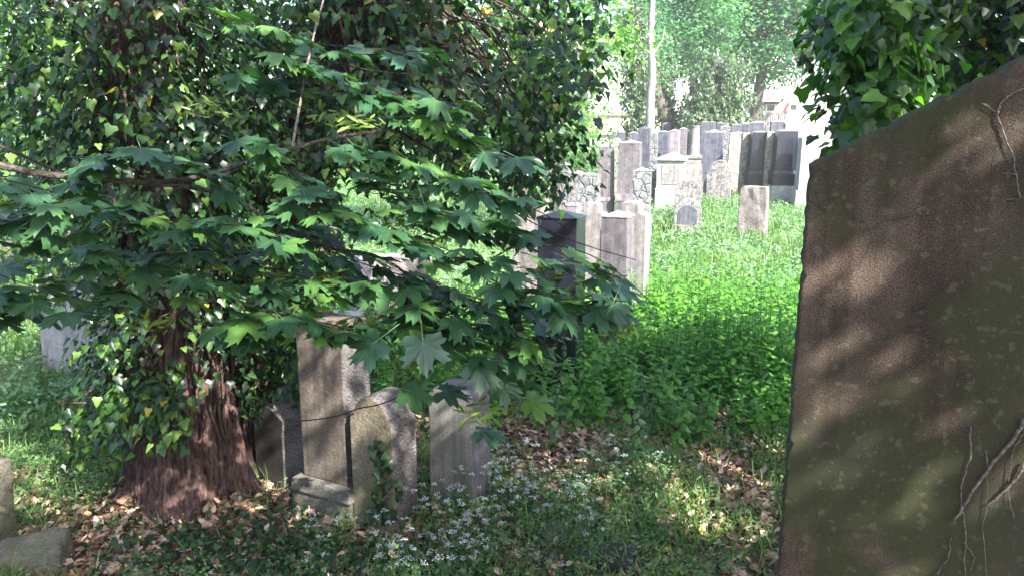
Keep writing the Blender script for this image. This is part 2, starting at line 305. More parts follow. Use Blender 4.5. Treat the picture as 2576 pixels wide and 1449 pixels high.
def leaves(name, tm, pos, normal, tip, size, mat, parent=None, rnd=None):
    tv, tf = tm[0], tm[1]
    pos = np.asarray(pos, float); n = len(pos)
    size = np.broadcast_to(np.asarray(size, float), (n,))
    nz = nrm(np.asarray(normal, float)); ty = np.asarray(tip, float)
    ty = nrm(ty - nz * np.sum(ty * nz, 1, keepdims=True)); tx = np.cross(ty, nz)
    wx = RNG.uniform(.78, 1.18, n)[:, None, None]
    V = pos[:, None, :] + size[:, None, None] * (wx * tv[None, :, 0:1] * tx[:, None, :] + tv[None, :, 1:2] * ty[:, None, :] + tv[None, :, 2:3] * nz[:, None, :])
    k = len(tv); Fc = (tf[None] + (np.arange(n) * k)[:, None, None]).reshape(-1)
    V = V.reshape(-1, 3)
    me = bpy.data.meshes.new(name)
    me.vertices.add(len(V)); me.vertices.foreach_set("co", V.astype(np.float32).ravel())
    nf = len(Fc) // 3
    me.loops.add(len(Fc)); me.loops.foreach_set("vertex_index", Fc.astype(np.int32))
    me.polygons.add(nf); me.polygons.foreach_set("loop_start", np.arange(0, nf * 3, 3, dtype=np.int32))
    if hasattr(me.polygons[0], "loop_total"):
        try: me.polygons.foreach_set("loop_total", np.full(nf, 3, dtype=np.int32))
        except Exception: pass
    me.update(calc_edges=True)
    if rnd is None: rnd = RNG.random(n)
    a = me.attributes.new("rnd", 'FLOAT', 'POINT'); a.data.foreach_set("value", np.repeat(rnd, k).astype(np.float32))
    if len(tm) > 2:
        a = me.attributes.new("vein", 'FLOAT', 'POINT'); a.data.foreach_set("value", np.tile(tm[2], n).astype(np.float32))
    return link(name, me, mat, parent)
def in_poly(u, v, poly):
    ok = np.zeros(len(u), bool); j = len(poly) - 1
    for i in range(len(poly)):
        (xi, yi), (xj, yj) = poly[i], poly[j]
        c_ = ((yi > v) != (yj > v)) & (u < (xj - xi) * (v - yi) / (yj - yi + 1e-9) + xi); ok ^= c_; j = i
    return ok
def poly_points(poly, n, Y0, Y1):
    P = np.array(poly, float); out = []
    lo, hi = P.min(0), P.max(0)
    while len(out) < n:
        u = RNG.uniform(lo[0], hi[0], n * 2); v = RNG.uniform(lo[1], hi[1], n * 2)
        k = in_poly(u, v, poly)
        for a, b in zip(u[k], v[k]):
            out.append(tuple(at(a, b, RNG.uniform(Y0, Y1))))
            if len(out) >= n: break
    return np.array(out)
def clumpy(C, k=2.0, th=-.10):
    return C[np.array([noise.noise(Vector(c_) * k) > th for c_ in C])]
def sprays(centers, per=14, rad=0.16, drop=0.25, size=(0.05, 0.085), out=None, tint=None):
    """hanging shoots: leaves shingled down and outward from each centre"""
    n = len(centers)
    C = np.repeat(centers, per, 0); m = len(C)
    t = np.tile(np.linspace(0, 1, per), n) + RNG.normal(0, 0.08, m)
    if out is None: out = RNG.normal(0, 1, (n, 3)) * (1, 1, 0.2) + (0, -0.7, 0)
    o = np.repeat(nrm(out), per, 0)
    P = C + o * (rad * 1.2 * np.sin(np.clip(t, 0, 1) * 2.2))[:, None] + RNG.normal(0, rad * 0.42, (m, 3))
    P[:, 2] -= drop * t
    nn = nrm(o * 0.8 + (0, 0, 0.45) + RNG.normal(0, 0.30, (m, 3)))
    tp = o * 0.35 + (0, 0, -1.0) + RNG.normal(0, 0.36, (m, 3))
    s = RNG.uniform(size[0], size[1], m)
    r = RNG.random(m) ** 1.25
    cl = np.repeat(RNG.normal(0, 0.12, n), per); r = np.clip(np.where(r < 0.93, r + cl, r), 0, 1) if tint is None else np.clip(r * tint[1] + tint[0] + cl, 0, 0.95)
    yl = RNG.random(m) < 0.007; r = np.where(yl, 0.985, np.minimum(r, 0.95))
    return P, nn, tp, s, r
def put(name, sp, mat, parent=None, tm=None):
    return leaves(name, tm or IVY, sp[0], sp[1], sp[2], sp[3], mat, parent, sp[4])
def cat(*sps): return tuple(np.concatenate([s[i] for s in sps]) for i in range(5))

# ------------------------------------------------------------------ ground
def gz(x, y):
    k = np.clip((3.2 - y) / 2.5, 0, 1)
    return 0.035 * np.sin(x * 1.7 + 0.6) * np.cos(y * 1.3) + 0.02 * np.sin(x * 4.1 + y * 3.3) + 0.02 * np.sin(y * 0.6) + 0.5 * k * k
def build_ground():
    xs = np.concatenate([np.linspace(-110, -14, 8), np.linspace(-12, 14, 180), np.linspace(16, 110, 8)])
    ys = np.concatenate([np.linspace(-30, -3, 6), np.linspace(-2, 26, 190), np.linspace(28, 160, 12)])
    X, Y = np.meshgrid(xs, ys); Z = gz(X, Y) * np.where((np.abs(X) < 13) & (Y < 27) & (Y > -2.5), 1, 0)
    V = np.stack([X, Y, Z], -1).reshape(-1, 3); nx, ny = len(xs), len(ys)
    f = [(j * nx + i, j * nx + i + 1, (j + 1) * nx + i + 1, (j + 1) * nx + i) for j in range(ny - 1) for i in range(nx - 1)]
    me = bpy.data.meshes.new("ground"); me.from_pydata(V.tolist(), [], f)
    for p in me.polygons: p.use_smooth = True
    m, nt, b, out = newmat("soil"); L = nt.links.new
    tc = N(nt, "ShaderNodeTexCoord")
    n1 = N(nt, "ShaderNodeTexNoise"); n1.inputs["Scale"].default_value = 30; n1.inputs["Detail"].default_value = 6; L(tc.outputs["Object"], n1.inputs[0])
    r1 = ramp(nt, [(0.35, (0.03, 0.022, 0.015)), (0.55, (0.09, 0.065, 0.045)), (0.7, (0.17, 0.12, 0.09))]); L(n1.outputs[0], r1.inputs[0])
    sx = N(nt, "ShaderNodeSeparateXYZ"); L(tc.outputs["Object"], sx.inputs[0])
    mr = N(nt, "ShaderNodeMapRange"); mr.inputs[1].default_value = 6; mr.inputs[2].default_value = 9; L(sx.outputs[1], mr.inputs[0])
    mx = N(nt, "ShaderNodeMixRGB"); L(mr.outputs[0], mx.inputs[0]); L(r1.outputs[0], mx.inputs[1]); mx.inputs[2].default_value = (0.06, 0.13, 0.04, 1)
    L(mx.outputs[0], b.inputs["Base Color"]); b.inputs["Roughness"].default_value = 0.95
    bp = N(nt, "ShaderNodeBump"); bp.inputs["Strength"].default_value = 0.8; bp.inputs["Distance"].default_value = 0.02; L(n1.outputs[0], bp.inputs["Height"]); L(bp.outputs[0], b.inputs["Normal"])
    tag(link("ground", me, m), kind="structure")
build_ground()

# ------------------------------------------------------------------ gravestones
GRP_FAR = "gravestones in the sunlit rows"
def place(u0, u1, Y, rotc, d):
    um = (u0 + u1) / 2; dr = ray(um, 450); x = dr.x / dr.y * Y
    a = math.radians(rotc); az = math.atan2(x, Y)
    wpx = (u1 - u0) / F * Y / ray(um, 500).y
    wd = wpx / max(0.5, math.cos(a - az))
    # empty sits at stone centre: half a depth behind the front face
    c_ = Vector((x + math.sin(a) * d / 2, Y + math.cos(a) * d / 2, 0))
    return c_, wd, -a
def arch_outline(w, h, kind, n=14):
    hw = w / 2
    if kind == 'round':
        r = hw; pts = [(-hw, -0.12), (hw, -0.12)]
        pts += [(hw * math.cos(q), h - r * 0.95 + r * 0.95 * math.sin(q)) for q in np.linspace(0, math.pi, n)]
    elif kind == 'pointed':
        pts = [(-hw, -0.12), (hw, -0.12), (hw, h - 0.62 * w), (hw * 0.93, h - 0.60 * w)]
        pts += [(hw * 0.93 * math.cos(q) , h - 0.6 * w + 0.6 * w * math.sin(q)) for q in np.linspace(0.12, math.pi - 0.12, n)]
        pts += [(-hw * 0.93, h - 0.60 * w), (-hw, h - 0.62 * w)]
    elif kind == 'shoulder':
        nk = hw * 0.55; s = h - hw * 0.62
        right = [(hw, s - hw * 0.25)] + [(nk + (hw - nk) * math.cos(q), s - hw * 0.25 + hw * 0.25 * math.sin(q)) for q in np.linspace(0.2, math.pi / 2, 6)] + [(nk, s + 0.01), (nk, h - 0.03), (nk - 0.03, h)]
        pts = [(-hw, -0.12), (hw, -0.12)] + right + [(-x, z) for x, z in reversed(right)]
    elif kind == 'camel':   # centre arch with two small side shoulders
        s = h - hw * 0.95
        right = [(hw, s - 0.02), (hw * 0.97, s + 0.01), (hw * 0.80, s + 0.02)] + [(hw * 0.80 * math.cos(q), s + 0.02 + (h - s - 0.02) * math.sin(q)) for q in np.linspace(0.1, math.pi / 2, 8)]
        pts = [(-hw, -0.12), (hw, -0.12)] + right + [(-x, z) for x, z in reversed(right[:-1])]
    elif kind == 'gable':
        e = h - w * 0.22
        pts = [(-hw * 0.94, -0.12), (hw * 0.94, -0.12), (hw * 0.94, e - 0.09), (hw, e - 0.06), (hw, e), (0.03, h), (-0.03, h), (-hw, e), (-hw, e - 0.06), (-hw * 0.94, e - 0.09)]
    elif kind == 'slab':
        pts = [(-hw, -0.12), (hw, -0.12), (hw * 0.97, h * 0.97), (hw * 0.86, h), (-hw * 0.80, h * 0.985), (-hw * 0.95, h * 0.955)]
    return pts
def slab_stone(name, label, u0, u1, vt, Y, d, rotc, mat, kind, side=None, panel=None, lean=0.0, group=None, cat_="gravestone", rough=0.0, base=None):
    c_, wd, rz = place(u0, u1, Y, rotc, d); h = zof(vt, Y)
    if side or panel or base:
        root = empty(name, c_, rz); root.rotation_euler = (0, lean, rz)
        mb = MB(); mb.prism(arch_outline(wd, h, kind), -d / 2, d / 2)
        o = mb.build("slab", M[mat], root, bevel=0.008)
        if side: o.data.materials.append(M[side])
        if side:
            for p in o.data.polygons:
                if p.normal.y > -0.75: p.material_index = 1  # the paler side stones put sunlit flanks into the colour
        if panel:
            pm = MB(); pw, ph = wd * 0.70, h * 0.72
            ol = [(x, z + h * 0.10) for x, z in arch_outline(pw, ph, 'round')][2:]
            ol = [(-pw / 2, h * 0.2), (pw / 2, h * 0.2)] + ol
            pm.prism(ol, -d / 2 - 0.012, -d / 2 + 0.004)
            pm.build("panel", M[panel], root, bevel=0.004)
        if base:
            for (bh, ex, bm_) in base:
                b = MB(); b.box(-wd / 2 - ex, wd / 2 + ex, -d / 2 - ex, d / 2 + ex, -0.12, bh); b.build("plinth", M[bm_], root, bevel=0.01)
        tag(root, label, cat_, group); return root
    mb = MB(); mb.prism(arch_outline(wd, h, kind), -d / 2, d / 2)
    o = mb.build(name, M[mat], None, bevel=0.008, sub=(3 if rough else 0), rough=rough, seed=u0)
    o.location = c_; o.rotation_euler = (0, lean, rz)
    return tag(o, label, cat_, group)
def obelisk(name, label, u0, u1, vt, Y, d, rotc, mat, vcap, wtop=0.9, levels=(), group=None, cat_="gravestone", capmat=None, vbase=None, lean=0.0, ball=False):
    """levels bottom-up: (v of the level's top, extra metres on every side, material)"""
    c_, wd, rz = place(u0, u1, Y, rotc, d)
    root = empty(name, c_, rz); root.rotation_euler = (0, lean, rz)
    z = -0.12
    for (vl, ex, ml) in levels:
        zt = zof(vl, Y); b = MB(); b.box(-wd / 2 - ex, wd / 2 + ex, -d / 2 - ex, d / 2 + ex, z, zt); b.build("plinth", M[ml], root, bevel=0.008); z = zt + 0.001
    zt = zof(vt, Y); k = 1 / wtop
    b = MB(); b.box(-wd / 2 * k, wd / 2 * k, -d / 2 * k, d / 2 * k, z, zt, wtop, wtop); b.build("shaft", M[mat], root, bevel=0.006)
    hc = max(0.02, zof(vcap, Y) - zt)
    cp = MB(); e = 0.006
    cp.add([(-wd / 2 - e, -d / 2 - e, zt + 0.001), (wd / 2 + e, -d / 2 - e, zt + 0.001), (wd / 2 + e, d / 2 + e, zt + 0.001), (-wd / 2 - e, d / 2 + e, zt + 0.001),
            (-wd / 2 - e, -d / 2 - e, zt + 0.015), (wd / 2 + e, -d / 2 - e, zt + 0.015), (wd / 2 + e, d / 2 + e, zt + 0.015), (-wd / 2 - e, d / 2 + e, zt + 0.015), (0, 0, zt + 0.015 + hc)],
           [(3, 2, 1, 0), (0, 1, 5, 4), (1, 2, 6, 5), (2, 3, 7, 6), (3, 0, 4, 7), (4, 5, 8), (5, 6, 8), (6, 7, 8), (7, 4, 8)])
    cp.build("cap", M[capmat or mat], root, bevel=0.004)  # a lighter capmat paints the sunlit top into the colour
    return tag(root, label, cat_, group)

# -- middle distance group right of the maple tip
obelisk("obelisk", "black polished granite obelisk with a low pyramid cap rising behind the maple sprays", 1354, 1452, 553, 6.7, 0.26, 22, 'black', 537, 0.93,
        levels=[(1040, 0.05, 'grain'), (990, 0.015, 'black')])
obelisk("obelisk", "grey grained obelisk with a low cap in front of two pale round-shouldered stones", 1516, 1581, 549, 9.0, 0.30, 24, 'grey', 536, 0.92, group=GRP_FAR, capmat='pale')
slab_stone("headstone", "pale stone with a narrow head and rounded shoulders, overlapped by the grey grained obelisk", 1545, 1628, 510, 9.9, 0.28, 22, 'pale', 'shoulder', group=GRP_FAR, side='white')
slab_stone("headstone", "pale stone with a narrow head between the black obelisk and the grey grained obelisk", 1452, 1524, 512, 10.2, 0.22, 20, 'pale', 'shoulder', group=GRP_FAR, side='lilac')
obelisk("stone_pillar", "grey rock-faced pillar with a low pointed cap, the shorter one behind the narrow pale stone", 1454, 1502, 444, 14.5, 0.34, 16, 'grey_rock', 438, 0.95, group=GRP_FAR)
obelisk("stone_pillar", "grey rock-faced pillar with a stepped foot standing at the edge of the green lawn", 1592, 1636, 433, 15.6, 0.3, 14, 'grey_rock', 424, 0.95, levels=[(550, 0.05, 'grey_rock')], group=GRP_FAR)
obelisk("obelisk", "tall purplish grey shaft with a rough left flank behind the shorter rock-faced pillar", 1505, 1541, 371, 19.3, 0.42, 10, 'grey', 360, 0.86, levels=[(507, 0.04, 'grey'), (497, 0.05, 'lilac')], group=GRP_FAR, capmat='lilac')
obelisk("obelisk", "widest tall purplish grey shaft with a pale flat cap beside the stepped rock pillar", 1555, 1606, 362, 19.0, 0.40, 17, 'grey', 354, 0.93, levels=[(507, 0.04, 'grey'), (489, 0.05, 'lilac')], group=GRP_FAR, capmat='pale')
obelisk("obelisk", "dark streaked obelisk on a stepped base beside the thinnest rock-faced pillar", 1602, 1630, 326, 24.0, 0.4, 16, 'dusk', 319, 0.82, levels=[(430, 0.08, 'dusk'), (408, 0.05, 'dusk')], group=GRP_FAR)
obelisk("stone_pillar", "thinnest rock-faced pillar beside the white temple-topped monument", 1633, 1650, 338, 22.5, 0.3, 14, 'grey_rock', 331, 0.93, group=GRP_FAR, capmat='pale')
# white temple monument
def temple():
    c_, wd, rz = place(1650, 1722, 21.5, 17, 0.5); root = empty("monument", c_, rz); Y = 21.5
    zt = zof(405, Y); b = MB(); b.box(-wd / 2 * .94, wd / 2 * .94, -.25, .25, zof(475, Y) + .001, zt); b.build("body", M['white'], root, bevel=.01)
    b = MB(); b.box(-wd / 2 * 1.0, wd / 2 * 1.0, -.29, .29, -.12, zof(475, Y)); b.build("plinth", M['white'], root, bevel=.01)
    b = MB(); b.prism([(-wd / 2 * 1.05, zt + .001), (wd / 2 * 1.05, zt + .001), (wd / 2 * 1.05, zt + .06), (0, zof(385, Y)), (-wd / 2 * 1.05, zt + .06)], -.31, .31); b.build("pediment", M['white'], root, bevel=.01)
    b = MB(); b.box(-wd * .3, wd * .3, -.262, -.24, zof(465, Y), zt - .12); b.build("panel", M['pale'], root, bevel=.004)
    tag(root, "broad white temple-shaped monument with a gabled top at the back of the lawn", "monument", GRP_FAR)
temple()
def column():
    Y = 23.0; c_, wd, rz = place(1729, 1755, Y, 14, 0.34); root = empty("monument", c_, rz)
    zt = zof(317, Y); z1 = zof(392, Y); segs = 20
    pts = []; 
    mb = MB(); mb.tube([(0, 0, z1 + .001), (0, 0, z1 + .05), (0, 0, (z1 + zt) / 2), (0, 0, zt - .06), (0, 0, zt - .03), (0, 0, zt)], [wd * .56, wd * .53, wd * .50, wd * .45, wd * .50, wd * .50], 20)
    mb.build("shaft", M['lilac'], root, smooth=False)
    z = -.12
    for v_, e in ((455, .16), (440, .12), (415, .10), (400, .06), (392, .09)):
        b = MB(); zz = zof(v_, Y); b.box(-wd / 2 - e, wd / 2 + e, -wd / 2 - e, wd / 2 + e, z, zz); b.build("plinth", M['pale'], root, bevel=.008); z = zz + .001
    tag(root, "pinkish white round column on a stepped pedestal behind the temple-topped monument", "monument", GRP_FAR)
column()
slab_stone("headstone", "lichen-stained round-topped headstone directly behind the arched one with the dark panel", 1700, 1764, 453, 18.3, 0.16, 14, 'lichen', 'round', group=GRP_FAR, side='pale')
slab_stone("headstone", "small arched headstone with a dark inset panel standing on a rough foot in the lawn", 1700, 1768, 501, 16.7, 0.2, 14, 'lichen', 'round', panel='slate', base=[(0.22, 0.03, 'rough')], group=GRP_FAR, side='pale')
slab_stone("headstone", "lichen-speckled headstone with a round head and notched shoulders next to the cream rock pillar", 1779, 1838, 404, 22.6, 0.2, 19, 'lichen', 'camel', group=GRP_FAR, side='white')
obelisk("obelisk", "blue grey obelisk with a white drip down its face beside the round-headed speckled headstone", 1769, 1812, 335, 24.6, 0.4, 16, 'slate', 328, 0.84, levels=[(450, 0.08, 'slate'), (440, 0.05, 'slate')], group=GRP_FAR, capmat='pale')
obelisk("stone_pillar", "cream rock-faced pillar with a blunt top, widest of the rock pillars", 1831, 1876, 338, 25.2, 0.45, 12, 'cream_rock', 334, 0.97, group=GRP_FAR)
def twin(label, u0, u1, vt, vc, Y, ub0, ub1):
    c_, wd, rz = place(u0, u1, Y, 6, 0.5); root = empty("obelisk", c_, rz)
    def bx(nm, v0z, v1, e, mt, t=1.0, ey=None):
        z1 = zof(v1, Y); b = MB(); b.box(-wd / 2 - e, wd / 2 + e, -.25 - (ey or e), .25 + (ey or e), v0z, z1, t, t); b.build(nm, M[mt], root, bevel=.008); return z1 + .001
    z = bx("base", -.12, 468, .11, 'white'); z = bx("plinth", z, 438, .09, 'black'); z = bx("cornice", z, 431, .06, 'dusk'); z = bx("plinth", z, 423, .04, 'black')
    z = bx("shaft", z, vt, .035, 'black', .90)
    cp = MB(); h = zof(vc, Y); a = wd / 2 * .97
    cp.add([(-a, -.24, z), (a, -.24, z), (a, .24, z), (-a, .24, z), (0, 0, h)], [(3, 2, 1, 0), (0, 1, 4), (1, 2, 4), (2, 3, 4), (3, 0, 4)])
    cp.build("cap", M['pale'], root)  # pale cap colours in the sunlit top of the black stone
    bk = MB(); bk.box(-wd / 2 - .22, wd / 2 - .02, .29, .60, -.12, zof(vt + 2, Y), .9, .95); bk.build("backing", M['cream_rock'], root, bevel=.02)
    tag(root, label, "gravestone", GRP_FAR)
twin("black obelisk on a white base beside the cream rock pillar, one of two alike", 1889, 1932, 334, 330, 23.2, 0, 0)
twin("black obelisk on a white base behind the mossy brown slab's edge, taller of two alike", 1952, 1998, 331, 325, 22.4, 0, 0)
# rough hewn stone on lawn
slab_stone("headstone", "rough hewn grey pink headstone with an uneven face, alone on the lawn", 1864, 1930, 470, 15.6, 0.26, 30, 'rough', 'slab', group=GRP_FAR, rough=0.025)
obelisk("obelisk", "white square monument half hidden by hanging ivy beside the taller black obelisk", 2012, 2040, 350, 21.5, 0.5, 8, 'white', 340, 0.95, levels=[(480, 0.08, 'white')], group=GRP_FAR)
# back rows
rows = [
 (1536, 1546, 334, 330, 30, 'slate', "narrow blue grey stone at the ivy's edge in the back row"),
 (1549, 1565, 335, 329, 29, 'dusk', "dark square stone in the back row next to the ivy's hanging edge"),
 (1567, 1574, 320, 318, 31, 'pale', "very narrow pale post stone in the back row"),
 (1581, 1596, 319, 315, 32, 'slate', "pointed blue grey stone behind a lower one, near the ivied trunk"),
 (1580, 1598, 336, 333, 28, 'slate', "lower blue grey stone in front of the pointed one near the ivied trunk"),
 (1652, 1676, 334, 330, 29, 'slate', "streaked blue stone just past the thin rock pillar"),
 (1661, 1681, 313, 309, 36, 'slate', "blue grey stone at the foot of the leaning tree"),
 (1679, 1702, 332, 326, 28, 'lilac', "lilac stone with a low cap in front of the leaning tree"),
 (1704, 1722, 326, 322, 30, 'grey', "grey stone beside the pinkish column, lilac stone on its other side"),
 (1692, 1716, 318, 314, 44, 'dusk', "dark brown low stone far behind the lilac stone"),
 (1757, 1775, 309, 306, 31, 'slate', "tall blue stone behind the drip-marked obelisk, nearest the pink column"),
 (1778, 1794, 309, 307, 32, 'slate', "tall blue streaked stone behind the drip-marked obelisk's cap"),
 (1797, 1812, 312, 308, 33, 'dusk', "dusky stone between the streaked blue stone and the speckled pillar"),
 (1806, 1830, 321, 317, 27.5, 'grey_rock', "speckled rock-faced pillar behind the cream rock pillar"),
 (1818, 1838, 307, 301, 38, 'grey', "greenish grey pointed stone under the dark ivy bush"),
 (1834, 1858, 316, 313, 32, 'slate', "broad blue stone peeping over the cream rock pillar"),
 (1860, 1875, 314, 309, 34, 'dusk', "small dark stone between the broad blue stone and a violet one"),
 (1878, 1913, 311, 306, 29, 'slate', "wide violet grey stone with a pale gabled cap under the slatted fence"),
 (1932, 1962, 308, 303, 29, 'slate', "violet grey stone with a lit cap between the twin black obelisks"),
 (1919, 1929, 322, 318, 31, 'lilac', "slim lilac stone wedged between two violet stones"),
]
for k, (u0, u1, vt, vc, Y, mt, lb) in enumerate(rows):
    obelisk("obelisk", lb, u0, u1, vt, Y, 0.42, 12 + (k * 5) % 9, mt, vc, 0.93, group=GRP_FAR, capmat=('pale' if mt != 'grey_rock' else 'pale'))  # pale caps paint sunlit tops onto the back rows
slab_stone("headstone", "white rock-faced stone with a pointed top behind the taller black obelisk", 1967, 2000, 303, 27.0, 0.4, 8, 'cream_rock', 'gable', group=GRP_FAR)
slab_stone("headstone", "pale curved headstone top peeping out between the two tall purplish shafts", 1535, 1560, 348, 23.0, 0.25, 14, 'pale', 'round', group=GRP_FAR)
# partly hidden ones behind the maple and ivy
hid = [
 ("obelisk", 1371, 1408, 436, 426, 17.0, 'grey', "grey purplish stone with a low cap half behind the drooping ivy edge"),
 ("obelisk", 1408, 1430, 418, 412, 19.0, 'grey_rock', "mottled rock stone behind the low-capped grey one at the ivy's edge"),
 ("obelisk", 1434, 1466, 440, 432, 18.0, 'lichen', "pale worn stone between the ivy edge and the shorter rock pillar"),
 ("obelisk", 1420, 1452, 520, 512, 11.8, 'lilac', "low pinkish white stone behind the black polished obelisk"),
]
for nm, u0, u1, vt, vc, Y, mt, lb in hid:
    obelisk(nm, lb, u0, u1, vt, Y, 0.3, 20, mt, vc, 0.95, group=GRP_FAR)
slab_stone("headstone", "rough rock stone between the maple leaves and the black polished obelisk", 1290, 1362, 510, 9.5, 0.3, 22, 'rough', 'slab', group=GRP_FAR, rough=0.03)
obelisk("monument", "pinkish white monument, coloured as if sunlit, glimpsed past the ivy trunk's outer side, bright at its foot", 66, 190, 700, 7.2, 0.5, 20, 'white', 690, 0.92, levels=[(962, 0.03, 'white')], group=GRP_FAR)  # white stands in for sun that does not reach this monument
obelisk("monument", "lilac fronted stone with a white flank glimpsed through the maple leaves", 872, 925, 655, 8.8, 0.35, 25, 'lilac', 645, 0.92, group=GRP_FAR, capmat='white')
slab_stone("headstone", "rough pinkish rock stone glimpsed through the maple leaves beside the lilac fronted one", 950, 1055, 648, 9.4, 0.3, 20, 'rough', 'slab', group=GRP_FAR, rough=0.03)
slab_stone("headstone", "pale low stone glimpsed beneath the maple leaves in front of the nettles", 1020, 1085, 760, 8.2, 0.2, 20, 'lilac', 'round', group=GRP_FAR, side='white')
slab_stone("headstone", "warm cream low stone showing above the tall base stone through the leaves", 800, 880, 790, 8.0, 0.2, 18, 'pale', 'slab', group=GRP_FAR, side='white')
slab_stone("headstone", "tall pale stone far behind the ivy tree, dark leaves in front of it", 110, 160, 470, 14.0, 0.3, 18, 'lilac', 'slab', group=GRP_FAR, side='white')
slab_stone("headstone", "grey stone behind the black obelisk's foot, mostly covered by maple leaves", 1160, 1290, 830, 7.6, 0.3, 20, 'grain', 'slab', side='tooled', group=GRP_FAR)
# near row
slab_stone("headstone", "nearly black leaning headstone with a pitched top in the ivy tree's shadow", 590, 664, 1022, 4.95, 0.28, 34, 'darkstone', 'gable', side='tooled', lean=0.03)
def based_stone():
    Y = 4.55; a = math.radians(28); c_, wd, rz = place(716, 828, Y, 28, .30); root = empty("headstone", c_, rz)
    zb = 0.20; b = MB(); b.box(-wd / 2, wd / 2, -.13, .13, zb + .001, zof(815, Y), 1.02, 1.0); o = b.build("slab", M['sand'], root, bevel=.008)
    o.data.materials.append(M['tooled'])
    for p in o.data.polygons:
        if p.normal.x > .7 or p.normal.y > .7: p.material_index = 1
    b = MB(); b.box(-wd / 2 - .065, wd / 2 + .075, -.20, .20, .12, zb, .94, .94); b.build("ledge", M['darkg'], root, bevel=.012)
    b = MB(); b.box(-wd / 2 - .05, wd / 2 + .06, -.185, .185, -.15, .119); b.build("base", M['darkg'], root, bevel=.012)
    tag(root, "tall brown sandstone headstone on a square moulded base, its top hidden in ivy", "gravestone")
M['darkg'] = stone_mat("dark_mossy_base_stone", (0.07, 0.062, 0.055), (0.17, 0.155, 0.14), 0.85, 6, 0.4, 0.4, moss=0.4)
based_stone()
slab_stone("headstone", "mossy round-shouldered headstone with a small ivy growing up its face", 852, 962, 1000, 4.35, 0.23, 30, 'moss_sand', 'camel', side='tooled')
slab_stone("headstone", "grey grained upright slab with a smooth pale flank among the white flowers", 1062, 1180, 980, 4.5, 0.24, 26, 'grain', 'slab', side='grey')
def lump(name, label, loc, size, mat, rough, rz=0.0, seed=1.0, tilt=0.0):
    mb = MB(); sx, sy, sz = size; mb.box(-sx / 2, sx / 2, -sy / 2, sy / 2, -sz * .4, sz * .6, .9, .88)
    o = mb.build(name, M[mat], None, bevel=.03, sub=5, rough=rough, seed=seed, smooth=True); o.location = loc; o.rotation_euler = (tilt, 0, rz)
    return tag(o, label, "stone")
p = gnd(85, 1440); lump("stone_block", "broken rough stone block lying by the dark leaning slab among dead leaves", (p.x, p.y + .0, -.02), (.36, .28, .32), 'darkg', .03, .3, 3)
p = gnd(1525, 1430); lump("stone_block", "flat dark fallen stone half sunk in the weeds", (p.x, p.y + .02, -.02), (.34, .24, .20), 'darkstone', .012, -.25, 8)
p = gnd(1420, 1385); lump("stone_block", "low sunken stone overgrown with grass behind the flat dark fallen stone", (p.x, p.y + .1, .02), (.30, .25, .12), 'darkg', .012, .2, 5)
sl = MB(); sl.box(-.30, .07, -.10, .10, -.15, .62, .96, .95); o = sl.build("headstone", M['darkg'], None, bevel=.012, sub=2, rough=.006)
p = gnd(-25, 1400); o.location = (p.x + .02, p.y, -.03); o.rotation_euler = (0, .1, -.4); tag(o, "dark slab edge cut by the picture's border beside the broken stone block", "gravestone")
# big mossy slab, close to the camera
def big_slab():
    P = at(2040, 420, 2.2); a = math.radians(18); root = empty("headstone", (P.x, P.y, 0), -a)
    zc = P.z; W = 1.5
    prof = [(0.0, -0.3), (W, -0.3), (W, zc)]
    top = [(W / 2 + dx, 0) for dx in ()]
    pk = zc + .40
    jit = lambda a_: random.gauss(0, a_)
    arc = [(x, zc + jit(.0025) - (.010 if random.random() < .08 else 0) + (pk - zc) * (1 - abs(x - W / 2) / (W / 2)) + .02 * math.sin(math.pi * x / W)) for x in np.linspace(W, 0, 75)]
    left = [(jit(.0022) + (.008 if random.random() < .07 else 0), z) for z in np.linspace(zc - .015, -.25, 120)]
    mb = MB(); mb.prism(prof[:2] + arc + left, 0, .17)
    o = mb.build("slab", M['big'], root, bevel=.004)
    vn = MB()
    def onface(u, v):
        d = ray(u, v); n = Vector((-math.sin(a), -math.cos(a), 0)); t = (Vector((P.x, P.y, 0)) - CAM).dot(n) / d.dot(n)
        w_ = CAM + d * t; r = w_ - Vector((P.x, P.y, 0)); return Vector((r.x * math.cos(a) - r.y * math.sin(a), -.004, r.z))
    for path, r0 in (([(2576, 222), (2540, 240), (2516, 262), (2508, 290), (2530, 350), (2548, 400), (2556, 460), (2562, 500)], .0022), ([(2508, 285), (2470, 262), (2490, 268)], .0012),
                     ([(2576, 1050), (2540, 1110), (2490, 1170), (2440, 1240), (2395, 1310)], .0045), ([(2440, 1070), (2438, 1150), (2415, 1240), (2428, 1330), (2425, 1449)], .002),
                     ([(2576, 1160), (2548, 1205), (2516, 1240), (2480, 1268)], .004), ([(2576, 1080), (2550, 1130), (2535, 1220), (2550, 1300)], .0015),
                     ([(2480, 1130), (2482, 1240), (2472, 1330), (2480, 1449)], .0012), ([(2390, 1350), (2385, 1400), (2350, 1445)], .0015), ([(2425, 1360), (2450, 1400), (2440, 1430)], .001),
                     ([(2562, 440), (2520, 436)], .0009), ([(2552, 505), (2562, 500), (2530, 502)], .0012)):
        pts = []
        for q in spline([onface(*p_) for p_ in path], 5):
            q = q.copy(); q.x += random.uniform(-.003, .003); q.y -= random.uniform(0, .003) + r0; pts.append(q)
        v2 = MB(); v2.tube(pts, [r0 * (1.15 - .5 * i / len(pts)) for i in range(len(pts))], 6); v2.build("dry_vine", M['vine'], root, smooth=True)
    tag(root, "big brown mossy slab with a pitched top and dry vines, close to the viewer", "gravestone")
big_slab()

